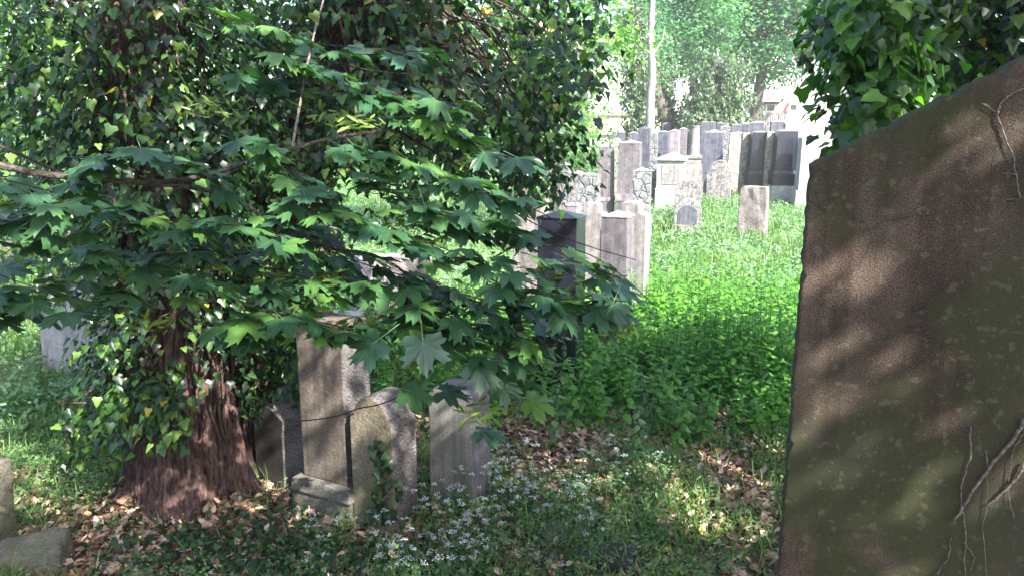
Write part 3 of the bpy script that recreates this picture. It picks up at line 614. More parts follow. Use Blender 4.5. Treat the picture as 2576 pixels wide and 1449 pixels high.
# ------------------------------------------------------------------ trees with ivy (near)
def furrowed(name, path, rads, mat, parent, flare=0.0, seed=0.0, seg=200, rings=150, furrow=0.045):
    pts = spline(path, max(2, rings // (len(path) - 1))); n = len(pts)
    vs = []; fs = []
    for i, p_ in enumerate(pts):
        f = i / (n - 1) * (len(path) - 1); k = min(int(f), len(path) - 2); R = rads[k] + (rads[k + 1] - rads[k]) * (f - k)
        hgt = p_.z
        for j in range(seg):
            q = 2 * math.pi * j / seg
            w_ = noise.noise(Vector((math.cos(q) * 2.0, math.sin(q) * 2.0, hgt * 0.8 + seed))) * 0.55
            qq = q + w_ * 0.5
            lob = 0.5 + 0.5 * math.cos(qq * 5 + seed + 1.2 * math.sin(hgt * 1.3 + qq * 2) + 1.6 * w_)
            fur = abs(noise.noise(Vector((math.cos(qq) * 11, math.sin(qq) * 11, hgt * 2.2 + seed))))
            fin = abs(noise.noise(Vector((math.cos(qq) * 30, math.sin(qq) * 30, hgt * 11 + seed))))
            fl = flare * math.exp(-max(hgt, 0) * 5.0) * (0.4 + 0.9 * lob)
            r = R + fl + lob * 0.05 * (0.4 + R) + fur * furrow * 1.7 - (0.03 if fur < 0.07 else 0) + fin * 0.014 - 0.035
            vs.append((p_.x + math.cos(q) * r, p_.y + math.sin(q) * r, p_.z))
    for i in range(n - 1):
        for j in range(seg):
            j2 = (j + 1) % seg; fs.append((i * seg + j, i * seg + j2, (i + 1) * seg + j2, (i + 1) * seg + j))
    me = bpy.data.meshes.new(name); me.from_pydata(vs, [], fs)
    for p_ in me.polygons: p_.use_smooth = True
    return link(name, me, mat, parent)
T1 = Vector((-2.12, 4.85, 0)); T2 = Vector((-1.93, 5.3, 0))
m, ntb, b, out = newmat("furrowed_bark"); L = ntb.links.new
tc = N(ntb, "ShaderNodeTexCoord"); mp = N(ntb, "ShaderNodeMapping"); mp.inputs["Scale"].default_value = (30, 30, 7); L(tc.outputs["Object"], mp.inputs[0])
n1 = N(ntb, "ShaderNodeTexNoise"); n1.inputs["Scale"].default_value = 1.6; n1.inputs["Detail"].default_value = 8; n1.inputs["Roughness"].default_value = .7; L(mp.outputs[0], n1.inputs[0])
r1 = ramp(ntb, [(.38, (.018, .010, .009)), (.50, (.095, .052, .044)), (.68, (.21, .13, .115))]); L(n1.outputs[0], r1.inputs[0])
n2 = N(ntb, "ShaderNodeTexNoise"); n2.inputs["Scale"].default_value = 15; n2.inputs["Detail"].default_value = 5; L(tc.outputs["Object"], n2.inputs[0])
r2 = ramp(ntb, [(.66, g(0)), (.70, g(.85))]); L(n2.outputs[0], r2.inputs[0])
mx = N(ntb, "ShaderNodeMixRGB"); L(r2.outputs[0], mx.inputs[0]); L(r1.outputs[0], mx.inputs[1]); mx.inputs[2].default_value = (.24, .09, .045, 1)
L(mx.outputs[0], b.inputs["Base Color"]); b.inputs["Roughness"].default_value = .9
bp = N(ntb, "ShaderNodeBump"); bp.inputs["Strength"].default_value = 1; bp.inputs["Distance"].default_value = .03; L(n1.outputs[0], bp.inputs["Height"]); L(bp.outputs[0], b.inputs["Normal"])
M['furrow'] = m
def near_trees():
    t = empty("tree", T1)
    furrowed("trunk", [(0, 0, -.1), (0, 0, .5), (-.02, 0, 1.2), (-.03, 0, 2.2), (-.02, 0, 3.2), (.05, .05, 4.6), (.2, .1, 7)], [.33, .30, .26, .22, .20, .19, .16], M['furrow'], t, .13, 1.0)
    tag(t, "thick furrowed tree trunk with red brown bark at the heap of dead leaves", "tree")
    t2 = empty("tree", T2)
    furrowed("trunk", [(0, 0, -.1), (.03, .0, .5), (.14, .05, 1.1), (.50, .05, 2.1), (.95, .0, 3.0), (1.15, .1, 4.0), (1.3, .2, 6.5)], [.13, .11, .11, .13, .14, .13, .10], M['furrow'], t2, .07, 5.0, seg=90)
    tag(t2, "second slanting tree trunk just behind the thick furrowed one, leaning towards the open lawn", "tree")
    # --- ivy on trunk 1
    iv = empty("ivy", T1); o3 = np.array(T1)
    n = 1350
    z = RNG.uniform(.62, 3.7, n); q = RNG.uniform(0, 2 * math.pi, n); R = .30 + RNG.random(n) ** 1.6 * .42 * np.clip((z - .6) / 1.2, .2, 1)
    C1 = np.stack([-.03 + np.cos(q) * R, np.sin(q) * R, z], 1)
    keep = (RNG.random(n) < np.where(z < .85, .4, np.where((z < 1.2) & (np.abs(C1[:, 0]) < .3), .4, 1.0)))
    # bare dark patch high on the trunk facing the viewer
    bare = (z > 2.45) & (np.abs(C1[:, 0] - .05) < .17) & (C1[:, 1] < 0); keep &= ~(bare & (RNG.random(n) < .45))
    keep &= np.array([noise.noise(Vector(c_) * 3.2) > -.12 for c_ in C1]); q, R, C1 = q[keep], R[keep], C1[keep]
    out1 = np.stack([np.cos(q), np.sin(q), .1 + 0 * q], 1)
    s1 = sprays(C1, 13, .12, .20, (.036, .062), out1)
    # shoots hanging on the outer side (screen left)
    C2 = poly_points([(270, 640), (330, 620), (330, 900), (300, 1080), (240, 1160), (170, 1090), (130, 1010), (230, 970), (260, 850)], 44, 4.3, 4.9) - o3
    s2 = sprays(C2, 10, .11, .20, (.036, .062))
    C2b = poly_points([(300, 950), (470, 950), (480, 1060), (330, 1090)], 16, 4.2, 4.4) - o3
    s2b = sprays(C2b, 12, .10, .10, (.045, .07), tint=(.25, .8))
    C3 = poly_points([(-150, -90), (620, -110), (560, 0), (640, 380), (430, 700), (200, 640), (-150, 430)], 450, 4.1, 6.0) - o3
    C3 = clumpy(C3); s3 = sprays(C3, 14, .17, .26, (.038, .070))
    put("leaves", cat(s1, s2, s2b, s3), M['ivy'], iv)
    st = MB()
    for k in range(26):
        q0 = random.uniform(math.pi * .95, math.pi * 2.05); r = .42; pts = []
        for zz in np.linspace(random.uniform(.3, .9), random.uniform(2.5, 4.5), 24):
            q0 += random.uniform(-.09, .09); rr = .33 + .13 * math.exp(-zz * 5) + random.uniform(-.01, .02)
            pts.append((math.cos(q0) * rr - .02, math.sin(q0) * rr, zz))
        st.tube(spline(pts, 2), random.choice((.006, .009, .014, .02)), 6)
    for k in range(120):
        p0 = C3[random.randrange(len(C3))] if k % 2 else C2[random.randrange(len(C2))]
        e = Vector(p0); tr = Vector((0, 0, e.z - random.uniform(-.2, .4))); mid = (tr + e) / 2 + Vector((random.uniform(-.1, .1), random.uniform(-.1, .1), random.uniform(-.05, .2)))
        st.tube(spline([tr, mid, e], 5), [.006] * 5 + [.004] * 6, 5)
    st.build("stems", M['bark'], iv, smooth=True)
    tag(iv, "dark glossy ivy smothering the thick furrowed trunk and hanging out from it", "ivy")
    # --- ivy on trunk 2 and the big hanging mass
    iv2 = empty("ivy", T2); o3 = np.array(T2)
    C4 = poly_points([(560, -160), (1570, -160), (1520, 0), (1505, 70), (1490, 130), (1455, 190), (1490, 230), (1445, 280), (1420, 330), (1370, 350), (1320, 310), (1200, 370), (1050, 420), (900, 380), (620, 330)], 760, 4.6, 6.4) - o3
    dark = poly_points([(600, 0), (1440, 0), (1360, 270), (1150, 350), (620, 330)], 110, 6.0, 7.2) - o3
    C5 = poly_points([(1100, 340), (1370, 310), (1430, 380), (1395, 460), (1340, 450), (1230, 420)], 46, 5.2, 6.6) - o3
    C4 = clumpy(C4)
    # along the slanting trunk
    n = 330; z = RNG.uniform(.75, 4.5, n); q = RNG.uniform(0, 2 * math.pi, n)
    ax = np.interp(z, [0, .5, 1.1, 2.1, 3.0, 4.0, 6], [0, .03, .14, .5, .95, 1.15, 1.3]); R = .20 + RNG.random(n) ** 1.5 * .3
    keep = RNG.random(n) < np.where(z < 1.2, .5, .9); 
    C6 = np.stack([ax + np.cos(q) * R, np.sin(q) * R, z], 1)[keep]
    C7 = poly_points([(640, 870), (780, 830), (860, 870), (850, 920), (760, 950), (690, 980), (560, 1000)], 46, 4.9, 5.5) - o3
    s = cat(sprays(C4, 15, .19, .28, (.042, .074)), sprays(dark, 12, .22, .3, (.06, .10)), sprays(C5, 13, .14, .30, (.045, .08), tint=(.1, .8)), sprays(C6, 13, .11, .18, (.036, .062)), sprays(C7, 11, .10, .12, (.045, .07)))
    put("leaves", s, M['ivy'], iv2)
    st = MB()
    for k in range(150):
        e = Vector(C4[random.randrange(len(C4))]) if k < 110 else Vector(C5[random.randrange(len(C5))])
        tr = Vector((random.uniform(.6, 1.2), 0, random.uniform(2.6, 3.6))); mid = (tr + e) / 2 + Vector((random.uniform(-.1, .2), random.uniform(-.2, .2), random.uniform(0, .3)))
        st.tube(spline([tr, mid, e], 5), [.011] * 4 + [.007] * 4 + [.004] * 3, 5)
    for k in range(22):
        ph = random.uniform(3.2, 6.2); pts = []
        for zz in np.linspace(.1, 4, 20):
            ph += random.uniform(-.1, .1); a_ = float(np.interp(zz, [0, .5, 1.1, 2.1, 3.0, 4.0], [0, .03, .14, .5, .95, 1.15])); pts.append((a_ + math.cos(ph) * .20, math.sin(ph) * .20, zz))
        st.tube(spline(pts, 2), random.choice((.006, .01, .015)), 6)
    st.build("stems", M['bark'], iv2, smooth=True)
    tag(iv2, "wide ivy curtain hanging from the slanting trunk over the gravestones, ragged edge towards the lawn", "ivy")
near_trees()
# ivy on the headstones
def stone_ivy():
    iv = empty("ivy", gnd(965, 1330))
    o3 = np.array(iv.location)
    P = poly_points([(930, 1110), (965, 1100), (985, 1160), (1010, 1220), (1005, 1300), (960, 1320), (925, 1290), (945, 1200)], 190, 4.25, 4.38) - o3
    nn = nrm(np.array((-.3, -1, .5)) + RNG.normal(0, .4, P.shape)); tp = np.array((0, 0, -1.)) + RNG.normal(0, .5, P.shape)
    leaves("leaves", IVY, P, nn, tp, RNG.uniform(.03, .055, len(P)), M['ivy'], iv, RNG.random(len(P)) * .75)
    st = MB()
    for k in range(4): st.tube(spline([at(960 + k * 10, 1330, 4.32) - iv.location, at(985 - k * 12, 1220, 4.34) - iv.location, at(950 + k * 8, 1120, 4.36) - iv.location], 5), .004, 5)
    st.build("stems", M['vine'], iv)
    tag(iv, "small ivy climbing the mossy round-shouldered headstone", "ivy")
stone_ivy()

# ------------------------------------------------------------------ ivy tree above the big slab
def right_ivy():
    base = Vector((2.75, 4.1, 0)); t = empty("tree", base)
    furrowed("trunk", [(0, 0, -.1), (0, 0, 1), (-.05, 0, 2.2), (.1, 0, 3.2), (.3, .1, 5), (.5, 0, 7)], [.28, .22, .2, .2, .18, .15], M['furrow'], t, .12, 9.0, seg=60, rings=50)
    l = MB(); l.tube(spline([(.1, 0, 2.7), (-.15, -.5, 2.9), (-.45, -.8, 3.25)], 6), .03, 8); l.build("limb", M['bark_dark'], t, smooth=True)
    tag(t, "tree trunk wrapped in ivy rising behind the big mossy slab", "tree")
    iv = empty("ivy", base); o3 = np.array(base)
    edge = [(2120, -300), (2900, -400), (2900, 330), (2576, 290), (2400, 330), (2250, 350), (2160, 350), (2120, 340), (2115, 290), (2140, 215), (2130, 160), (2105, 110), (2100, 50)]
    C = poly_points(edge, 330, 3.2, 4.3) - o3
    s = sprays(C, 13, .13, .18, (.042, .072)); 
    CL = poly_points([(2110, -100), (2260, -100), (2290, 240), (2220, 330), (2110, 345), (2120, 270), (2145, 190), (2105, 90)], 85, 3.0, 3.6) - o3
    s2 = sprays(CL, 13, .11, .18, (.045, .08))
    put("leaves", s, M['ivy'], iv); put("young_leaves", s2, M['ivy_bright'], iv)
    C3 = poly_points([(2080, -100), (2900, -200), (2900, 330), (2300, 330)], 300, 4.4, 5.2) - o3
    put("inner_leaves", sprays(C3, 12, .2, .25, (.06, .1)), M['ivy'], iv)
    CF = poly_points([(2380, 230), (2500, 200), (2600, 150), (2600, 215), (2480, 240), (2370, 280)], 12, 2.5, 2.75) - o3
    put("young_leaves", sprays(CF, 8, .06, .05, (.05, .08)), M['ivy_bright'], iv)
    st = MB()
    for k in range(90):
        e = Vector(C[random.randrange(len(C))]); tr = Vector((0, 0, e.z + random.uniform(-.4, .3))); mid = (tr + e) / 2 + Vector((0, 0, .1))
        st.tube(spline([tr, mid, e], 5), [.009] * 4 + [.004] * 7, 5)
    st.build("stems", M['bark_dark'], iv, smooth=True)
    tag(iv, "bushy ivy spilling over the top edge of the big mossy slab", "ivy")
right_ivy()

# ------------------------------------------------------------------ maple branch
def maple():
    root = empty("maple_tree", (-3.4, 2.2, 0)); o = Vector(root.location); o3 = np.array(o)
    def lim(path, r0, r1, name="limb", mat='bark_grey', n=6):
        pts = [q - o for q in spline([at(*p_) for p_ in path], n)]
        pts = [q + Vector((random.uniform(-1, 1), random.uniform(-1, 1), random.uniform(-1, 1))) * r0 * .25 for q in pts]
        mb = MB(); k = len(pts); mb.tube(pts, [r0 + (r1 - r0) * i / (k - 1) for i in range(k)], 9); mb.build(name, M[mat], root, smooth=True); return pts
    tr = MB(); tr.tube([(0, 0, -.1), (.02, 0, 1), (0, .03, 2.2), (.05, 0, 4), (.2, .1, 6)], [.13, .11, .10, .08, .05], 14); tr.build("trunk", M['bark_grey'], root, smooth=True)
    l1 = lim([(-420, 330, 2.25), (-100, 395, 2.3), (60, 430, 2.35), (180, 447, 2.4), (330, 458, 2.45), (450, 455, 2.5), (560, 428, 2.55), (700, 385, 2.6), (860, 345, 2.7), (990, 325, 2.75)], .012, .0055)
    lim([(990, 325, 2.75), (1080, 375, 2.8), (1160, 420, 2.85), (1260, 450, 2.9)], .005, .002, "twig", 'bark_dark')
    lim([(-60, 345, 2.3), (40, 385, 2.35), (140, 430, 2.4), (190, 448, 2.4)], .005, .005, "twig", 'bark_dark')
    l3 = lim([(330, 458, 2.46), (450, 470, 2.5), (575, 492, 2.5), (660, 545, 2.5), (750, 590, 2.5), (840, 622, 2.5), (960, 650, 2.5), (1040, 700, 2.5), (1140, 740, 2.5), (1300, 790, 2.5)], .0085, .003)
    lim([(262, 465, 2.42), (290, 510, 2.4), (320, 570, 2.4), (335, 640, 2.4)], .008, .005, "twig")
    lim([(735, 378, 2.62), (750, 290, 2.7), (765, 200, 2.75), (790, 90, 2.8), (822, -30, 2.9)], .005, .003, "twig", 'vine')
    lim([(1100, 560, 2.6), (1250, 580, 2.65), (1390, 615, 2.7), (1480, 640, 2.7), (1560, 690, 2.7), (1650, 770, 2.7)], .003, .0013, "twig", 'bark_dark')
    lim([(1180, 470, 2.6), (1300, 540, 2.65), (1450, 610, 2.7), (1600, 655, 2.7)], .003, .0013, "twig", 'bark_dark')
    lim([(718, 1055, 3.4), (770, 1057, 3.4), (850, 1045, 3.4), (900, 1028, 3.3), (975, 1010, 3.2), (1060, 960, 3.1), (1100, 900, 3.0)], .003, .003, "twig", 'bark_dark')
    lim([(480, 60, 2.8), (650, 120, 2.8), (800, 150, 2.8), (950, 180, 2.8), (1080, 190, 2.8)], .003, .0015, "twig", 'bark_dark')
    P = []; SZ = []; NN = []; TP = []
    def spray_line(path, nn, spread, sz=(.105, .165), flat=1.0):
        pts = spline([at(*p_) for p_ in path], 12); mb = MB(); mb.tube([q - o for q in pts], .0022, 5); mb.build("twig", M['bark_dark'], root)
        for k in range(nn):
            q = pts[int((k + .5) / nn * (len(pts) - 1))]
            t = (pts[min(len(pts) - 1, int((k + .5) / nn * (len(pts) - 1)) + 1)] - q); t = t.normalized() if t.length else Vector((1, 0, -.4))
            side = 1 if k % 2 else -1
            off = Vector((random.uniform(-.5, .5), side * random.uniform(.2, 1), random.uniform(-.6, .4))) * spread
            P.append(q + off); SZ.append(random.uniform(*sz))
            tp = t + Vector((random.uniform(-.6, .6), side * .7 - .15, random.uniform(-.45, .1))); TP.append(tp)
            NN.append(Vector((random.uniform(-.1, .5), random.gauss(-.04, .22), flat * random.uniform(.8, 1.0))))
    # cascade tiers, each descending towards the lawn
    tiers = [
     ([(560, 40, 2.8), (800, 110, 2.85), (1120, 135, 2.9)], 9, .06), ([(700, 140, 2.7), (850, 200, 2.75), (1000, 240, 2.8), (1200, 270, 2.8)], 12, .06),
     ([(620, 200, 2.8), (760, 230, 2.8)], 4, .05), ([(1000, 300, 2.8), (1150, 340, 2.8), (1330, 420, 2.8)], 9, .06),
     ([(1050, 420, 2.6), (1180, 470, 2.6), (1330, 520, 2.6), (1450, 590, 2.6)], 13, .07), ([(900, 440, 2.5), (1040, 510, 2.5), (1200, 560, 2.5), (1400, 640, 2.5), (1560, 700, 2.6)], 17, .07),
     ([(750, 480, 2.4), (900, 560, 2.4), (1050, 600, 2.4), (1250, 680, 2.4), (1420, 740, 2.4), (1590, 760, 2.5)], 20, .08),
     ([(700, 560, 2.5), (850, 640, 2.5), (1000, 690, 2.5), (1200, 750, 2.5), (1400, 800, 2.5), (1520, 830, 2.5)], 18, .08),
     ([(900, 700, 2.4), (1050, 760, 2.4), (1200, 820, 2.4), (1400, 870, 2.5)], 13, .08),
     ([(950, 790, 2.4), (1100, 830, 2.4), (1250, 870, 2.4), (1350, 940, 2.5)], 7, .07),
     ([(180, 440, 2.4), (290, 400, 2.4), (420, 400, 2.4), (560, 470, 2.4)], 8, .05), ([(0, 450, 2.3), (120, 480, 2.3), (260, 520, 2.4)], 6, .07),
     ([(300, 520, 2.3), (450, 560, 2.3), (600, 570, 2.3), (760, 610, 2.3)], 11, .06), ([(420, 600, 2.4), (560, 640, 2.4), (700, 680, 2.4), (860, 720, 2.4)], 10, .08),
     ([(-40, 560, 2.3), (100, 590, 2.3), (280, 640, 2.3), (420, 690, 2.4)], 11, .08), ([(-30, 680, 2.3), (80, 720, 2.3), (200, 750, 2.3)], 6, .08), ([(-40, 780, 2.3), (60, 800, 2.3)], 4, .08),
     ([(480, 700, 2.3), (600, 760, 2.3), (760, 800, 2.3), (900, 830, 2.3)], 10, .07), ([(560, 820, 2.3), (650, 830, 2.3)], 3, .04), ([(330, 740, 2.3), (250, 760, 2.3)], 3, .05),
     ([(620, 360, 2.5), (720, 420, 2.5), (830, 500, 2.5)], 6, .06), ([(880, 380, 2.6), (980, 420, 2.6)], 4, .05),
    ]
    for p_, n_, s_ in tiers: spray_line(p_, int(n_ * 2.0), s_)
    # lower, larger leaves that hang and face the viewer
    for (u, v, Y, tu, tilt) in ((940, 865, 2.25, -.9, .8), (1065, 865, 2.25, .1, .85), (1030, 985, 2.3, 1.1, .3), (1390, 830, 2.3, .6, .7), (1200, 920, 2.3, .7, .6), (1260, 960, 2.4, .9, .5), (1120, 985, 2.4, .9, .25), (1215, 1085, 2.4, 1.0, .15), (1540, 770, 2.4, -.2, .6), (650, 840, 2.3, -.8, .3), (1300, 910, 2.4, .9, .5), (1340, 1010, 2.5, 1.2, .5)):
        P.append(at(u, v, Y)); SZ.append(random.uniform(.125, .155)); TP.append(Vector((tu, -.1, -.9 * tilt - .1))); NN.append(Vector((.1 * tu, -tilt, 1.05 - tilt * .6)))
    P = np.array([tuple(p_) for p_ in P]) - o3
    W = P + o3 - np.array(CAM); dz = W[:, 1] * CP - W[:, 2] * SP; pu = 1288 + F * W[:, 0] / dz; pv = 724.5 - F * (W[:, 1] * SP + W[:, 2] * CP) / dz
    hide = np.zeros(len(P), bool)   # gaps in the leafage
    for a, b, c_, d in ((1335, 505, 1640, 625), (1370, 830, 1560, 1100), (850, 950, 965, 1200), (1080, 1010, 1200, 1400), (885, 655, 950, 705), (40, 850, 400, 1200), (1520, 480, 1700, 700)):
        hide |= (pu > a) & (pu < c_) & (pv > b) & (pv < d)
    NN = np.array([tuple(x) for x in NN])[~hide]; TP = np.array([tuple(x) for x in TP])[~hide]; SZ = np.array(SZ)[~hide]; P = P[~hide]
    for k in range(4): leaves("leaves", MAPLES[k], P[k::4], NN[k::4], TP[k::4], SZ[k::4], M['maple'], root)
    # seed clusters
    WING = (np.array([(0, 0, 0), (.09, .18, .02), (.16, .55, .03), (.10, .92, .02), (-.02, 1, 0), (-.06, .5, -.01)]), np.array([(0, 1, 5), (1, 2, 5), (2, 3, 5), (3, 4, 5)]))
    cl = [(555, 275, 2.8, 1.5), (815, 290, 2.6, .8), (895, 305, 2.6, 1), (1180, 400, 2.8, 1.2), (950, 470, 2.6, 1), (1100, 590, 2.5, 1.1), (1000, 560, 2.5, .9), (500, 660, 2.4, 1), (640, 640, 2.5, 1.3), (560, 600, 2.5, 1), (340, 690, 2.4, 1), (400, 810, 2.35, 1.1), (760, 760, 2.4, 1.2), (900, 810, 2.4, 1),
          (1060, 790, 2.5, 1.2), (1180, 760, 2.5, 1.2), (1240, 700, 2.5, 1.2), (1340, 740, 2.5, 1.2), (1440, 760, 2.5, 1.3), (1380, 690, 2.5, 1), (1150, 890, 2.5, 1.2), (1030, 910, 2.4, 1), (1280, 830, 2.5, 1.2), (700, 700, 2.4, .9), (60, 520, 2.35, 1.2), (30, 650, 2.35, 1), (250, 560, 2.4, .9), (1300, 610, 2.6, 1), (1500, 700, 2.6, 1), (1215, 1040, 2.35, .9), (1560, 820, 2.4, 1), (830, 700, 2.4, 1)]
    for u, v, Y, k in cl:
        m_ = int(34 * k); c_ = np.array(tuple(at(u, v, Y))) - o3
        Q = c_ + RNG.normal(0, 1, (m_, 3)) * (.038 * k, .035 * k, .014 * k)
        leaves("seed_cluster", WING, Q, nrm(RNG.normal(0, .5, (m_, 3)) + (0, -.5, .8)), RNG.normal(0, 1, (m_, 3)) * (1.2, 1, .35) + (0, 0, -.15), RNG.uniform(.035, .05, m_), M['samara'], root)
    tag(root, "maple with drooping leafy branches and greenish seed clusters in front of the ivy trees", "tree")
maple()

# ------------------------------------------------------------------ unseen canopy trees that shade the near ground; the last three are added
# spots to be sunlit, crown leaves are cut away along the sun ray: (point, radius of the gap)
_a = math.radians(18); _P = at(2040, 420, 2.2); _n = Vector((-math.sin(_a), -math.cos(_a), 0))
def _slabpt(u, v):
    d = ray(u, v); return CAM + d * ((Vector((_P.x, _P.y, 0)) - CAM).dot(_n) / d.dot(_n))
SHAFTS = [(_slabpt(u, v), .008 + r * .0005) for u, v, r in ((2105, 480, 25), (2200, 545, 8), (2120, 715, 38), (2240, 655, 22), (2350, 725, 25),
    (2045, 890, 30), (2125, 990, 38), (2080, 1075, 20), (2135, 1180, 22), (2262, 1215, 16), (2095, 1325, 25), (2340, 1295, 0), (2480, 300, 10))]
SHAFTS += [(at(u, v, Y), .022 + r) for u, v, Y, r in ((765, 1090, 4.45, .0), (755, 1170, 4.45, .02), (790, 1190, 4.45, .0), (815, 1150, 4.45, 0), (820, 1200, 4.45, .0), (900, 1050, 4.3, .02), (935, 1045, 4.3, .01), (885, 1095, 4.3, 0), (900, 1240, 4.3, .0), (1095, 1090, 4.45, 0))]
SHAFTS += [(gnd(u, v), .09) for u, v in ((1300, 1150), (1360, 1175), (1420, 1150), (1260, 1200), (1850, 1130), (1800, 1160), (1700, 1290), (1730, 1330), (1680, 1250), (1830, 1340), (1600, 1200), (500, 1400), (340, 1400), (620, 1290), (1480, 1230), (1890, 1210), (1560, 1290), (1380, 1250))]
def crown(root, c_, rad, nclump, per, size, mat, name="crown", cr=0.5, tm=OVAL, flat=.6):
    n = nclump; d = nrm(RNG.normal(0, 1, (n, 3))); r = RNG.random(n) ** .42
    C = np.array(c_) + d * r[:, None] * np.array(rad)
    m_ = n * per; P = np.repeat(C, per, 0) + RNG.normal(0, cr * .5, (m_, 3)) * (1, 1, .7)
    if mat is M['canopy']:
        W = P + np.array(root.location); keep = np.ones(m_, bool); S_ = np.array(SUN)
        for q, r in SHAFTS:
            d = W - np.array(q); t_ = d @ S_; dist = np.linalg.norm(d - t_[:, None] * S_, axis=1); keep &= (dist > r + size * .33)
        P = P[keep]; m_ = len(P); per = None
    nn = nrm(RNG.normal(0, .55, (m_, 3)) + (0, 0, .8)); tp = RNG.normal(0, 1, (m_, 3)) * (1, 1, .4) + (0, 0, -.3)
    rn = RNG.random(m_) if per is None else np.clip(np.repeat(RNG.random(n), per) * .5 + RNG.random(m_) * .5, 0, 1)
    leaves(name, tm, P, nn, tp, RNG.uniform(size * .7, size * 1.25, m_), mat, root, rn); return C
def shade_tree(label, loc, cc, rad, ncl, per, seed, size=.17, cr=.6):
    random.seed(seed); t = empty("tree", loc); C = crown(t, cc, rad, ncl, per, size, M['canopy'], cr=cr)
    mb = MB(); mb.tube([(0, 0, -.1), (.05, 0, 2), (cc[0] * .3, cc[1] * .3, 4.5), (cc[0], cc[1], cc[2])], [.28, .24, .2, .1], 14); mb.build("trunk", M['bark'], t, smooth=True)
    lb = MB()
    for k in range(26):
        e = Vector(C[random.randrange(len(C))]); s_ = Vector((cc[0] * .5, cc[1] * .5, random.uniform(3.6, cc[2])))
        lb.tube(spline([s_, (s_ + e) / 2 + Vector((0, 0, .3)), e], 4), [.07, .065, .06, .055, .05, .04, .03, .02, .015], 6)
    lb.build("limbs", M['bark'], t, smooth=True)
    tag(t, label, "tree")
shade_tree("large broad tree whose crown spreads over the near gravestones", (6.4, -3.4, 0), (-1.7, 2.15, 6.2), (2.8, 1.75, .7), 110, 80, 4, .13, 1.0)
shade_tree("tall broad tree behind the viewer shading the trunk and dead leaves", (1.0, -4.0, 0), (.7, 2.6, 6.0), (1.6, 1.3, .6), 30, 50, 5, .13, .9)
shade_tree('unseen tree added so its crown shades the ivy curtain', (6.6, 2.2, 0), (-5.2, -.5, 6.1), (2.6, 1.2, .6), 46, 20, 9, .22, .9)  # crown added out of view to keep sun off the ivy
shade_tree('unseen low bushy tree added behind the viewer to block sky light', (-4.5, -7.0, 0), (0, 0, 2.5), (4.2, 1.5, 2.5), 220, 45, 6)  # added out of view to darken faces turned to the camera
shade_tree('second unseen bushy tree added behind the viewer to block sky light', (4.0, -8.0, 0), (0, 0, 2.5), (4.2, 1.5, 2.5), 220, 45, 8)  # another added sky blocker behind the camera

# ------------------------------------------------------------------ background foliage
def bg_tree(label, loc, cc, rad, ncl, per, size, mat, trunk=(.2, .12), cr=.6, tm=RHOMB, name="tree", grp="trees beyond the graves"):
    t = empty(name, loc); C = crown(t, cc, rad, ncl, per, size, M[mat], cr=cr, tm=tm)
    mb = MB(); mb.tube(spline([(0, 0, -.1), (cc[0] * .2, 0, cc[2] * .4), (cc[0], cc[1], cc[2])], 4), [trunk[0] + (trunk[1] - trunk[0]) * i / 8 for i in range(9)], 10); mb.build("trunk", M['bark_grey'], t, smooth=True)
    lb = MB()
    for k in range(14):
        e = Vector(C[random.randrange(len(C))]); s_ = Vector((cc[0] * .6, cc[1] * .6, cc[2] * random.uniform(.5, .95)))
        lb.tube([s_, (s_ + e) / 2 + Vector((0, 0, .1)), e], [trunk[1] * .5, trunk[1] * .3, trunk[1] * .15], 5)
    lb.build("limbs", M['bark_grey'], t)
    tag(t, label, "tree", grp); return t
# behind the ivy trees
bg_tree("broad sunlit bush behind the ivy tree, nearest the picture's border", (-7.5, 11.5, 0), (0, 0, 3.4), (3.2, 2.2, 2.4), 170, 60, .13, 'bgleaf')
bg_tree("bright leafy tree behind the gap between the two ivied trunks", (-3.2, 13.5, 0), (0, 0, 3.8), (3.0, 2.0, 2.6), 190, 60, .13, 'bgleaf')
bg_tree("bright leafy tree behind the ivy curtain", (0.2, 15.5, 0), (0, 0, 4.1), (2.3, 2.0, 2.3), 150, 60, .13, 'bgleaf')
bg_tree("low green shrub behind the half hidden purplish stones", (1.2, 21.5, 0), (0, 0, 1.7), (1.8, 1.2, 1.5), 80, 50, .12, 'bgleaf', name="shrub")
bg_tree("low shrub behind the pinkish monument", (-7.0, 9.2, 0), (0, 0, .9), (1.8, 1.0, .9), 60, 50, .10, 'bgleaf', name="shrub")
# far
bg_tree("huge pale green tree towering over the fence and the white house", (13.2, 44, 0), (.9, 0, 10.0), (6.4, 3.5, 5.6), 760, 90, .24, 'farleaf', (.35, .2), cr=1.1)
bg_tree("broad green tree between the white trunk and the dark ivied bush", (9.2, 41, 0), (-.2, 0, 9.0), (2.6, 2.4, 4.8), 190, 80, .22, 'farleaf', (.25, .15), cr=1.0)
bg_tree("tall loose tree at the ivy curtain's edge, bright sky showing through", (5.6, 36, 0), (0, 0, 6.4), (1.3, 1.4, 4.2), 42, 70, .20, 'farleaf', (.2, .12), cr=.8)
def ivied(label, pts, r0, r1, n, w_, size, mat='fardark', name="tree"):
    base = Vector(pts[0]); t = empty(name, (base.x, base.y, 0)); o = Vector((base.x, base.y, 0))
    q = [Vector(p_) - o for p_ in pts]; sp = spline(q, 8); k = len(sp)
    mb = MB(); mb.tube(sp, [r0 + (r1 - r0) * i / (k - 1) for i in range(k)], 12); mb.build("trunk", M['bark_grey'], t, smooth=True)
    if n:
        idx = RNG.integers(0, k, n); C = np.array([tuple(sp[i]) for i in idx]) + RNG.normal(0, w_, (n, 3)) * (1, 1, .6)
        C = C[C[:, 2] > .3]; s = sprays(C, 14, .16, .25, (size * .7, size * 1.2)); put("ivy_leaves", s, M[mat], t, RHOMB)
    tag(t, label, "tree", "trees beyond the graves"); return t
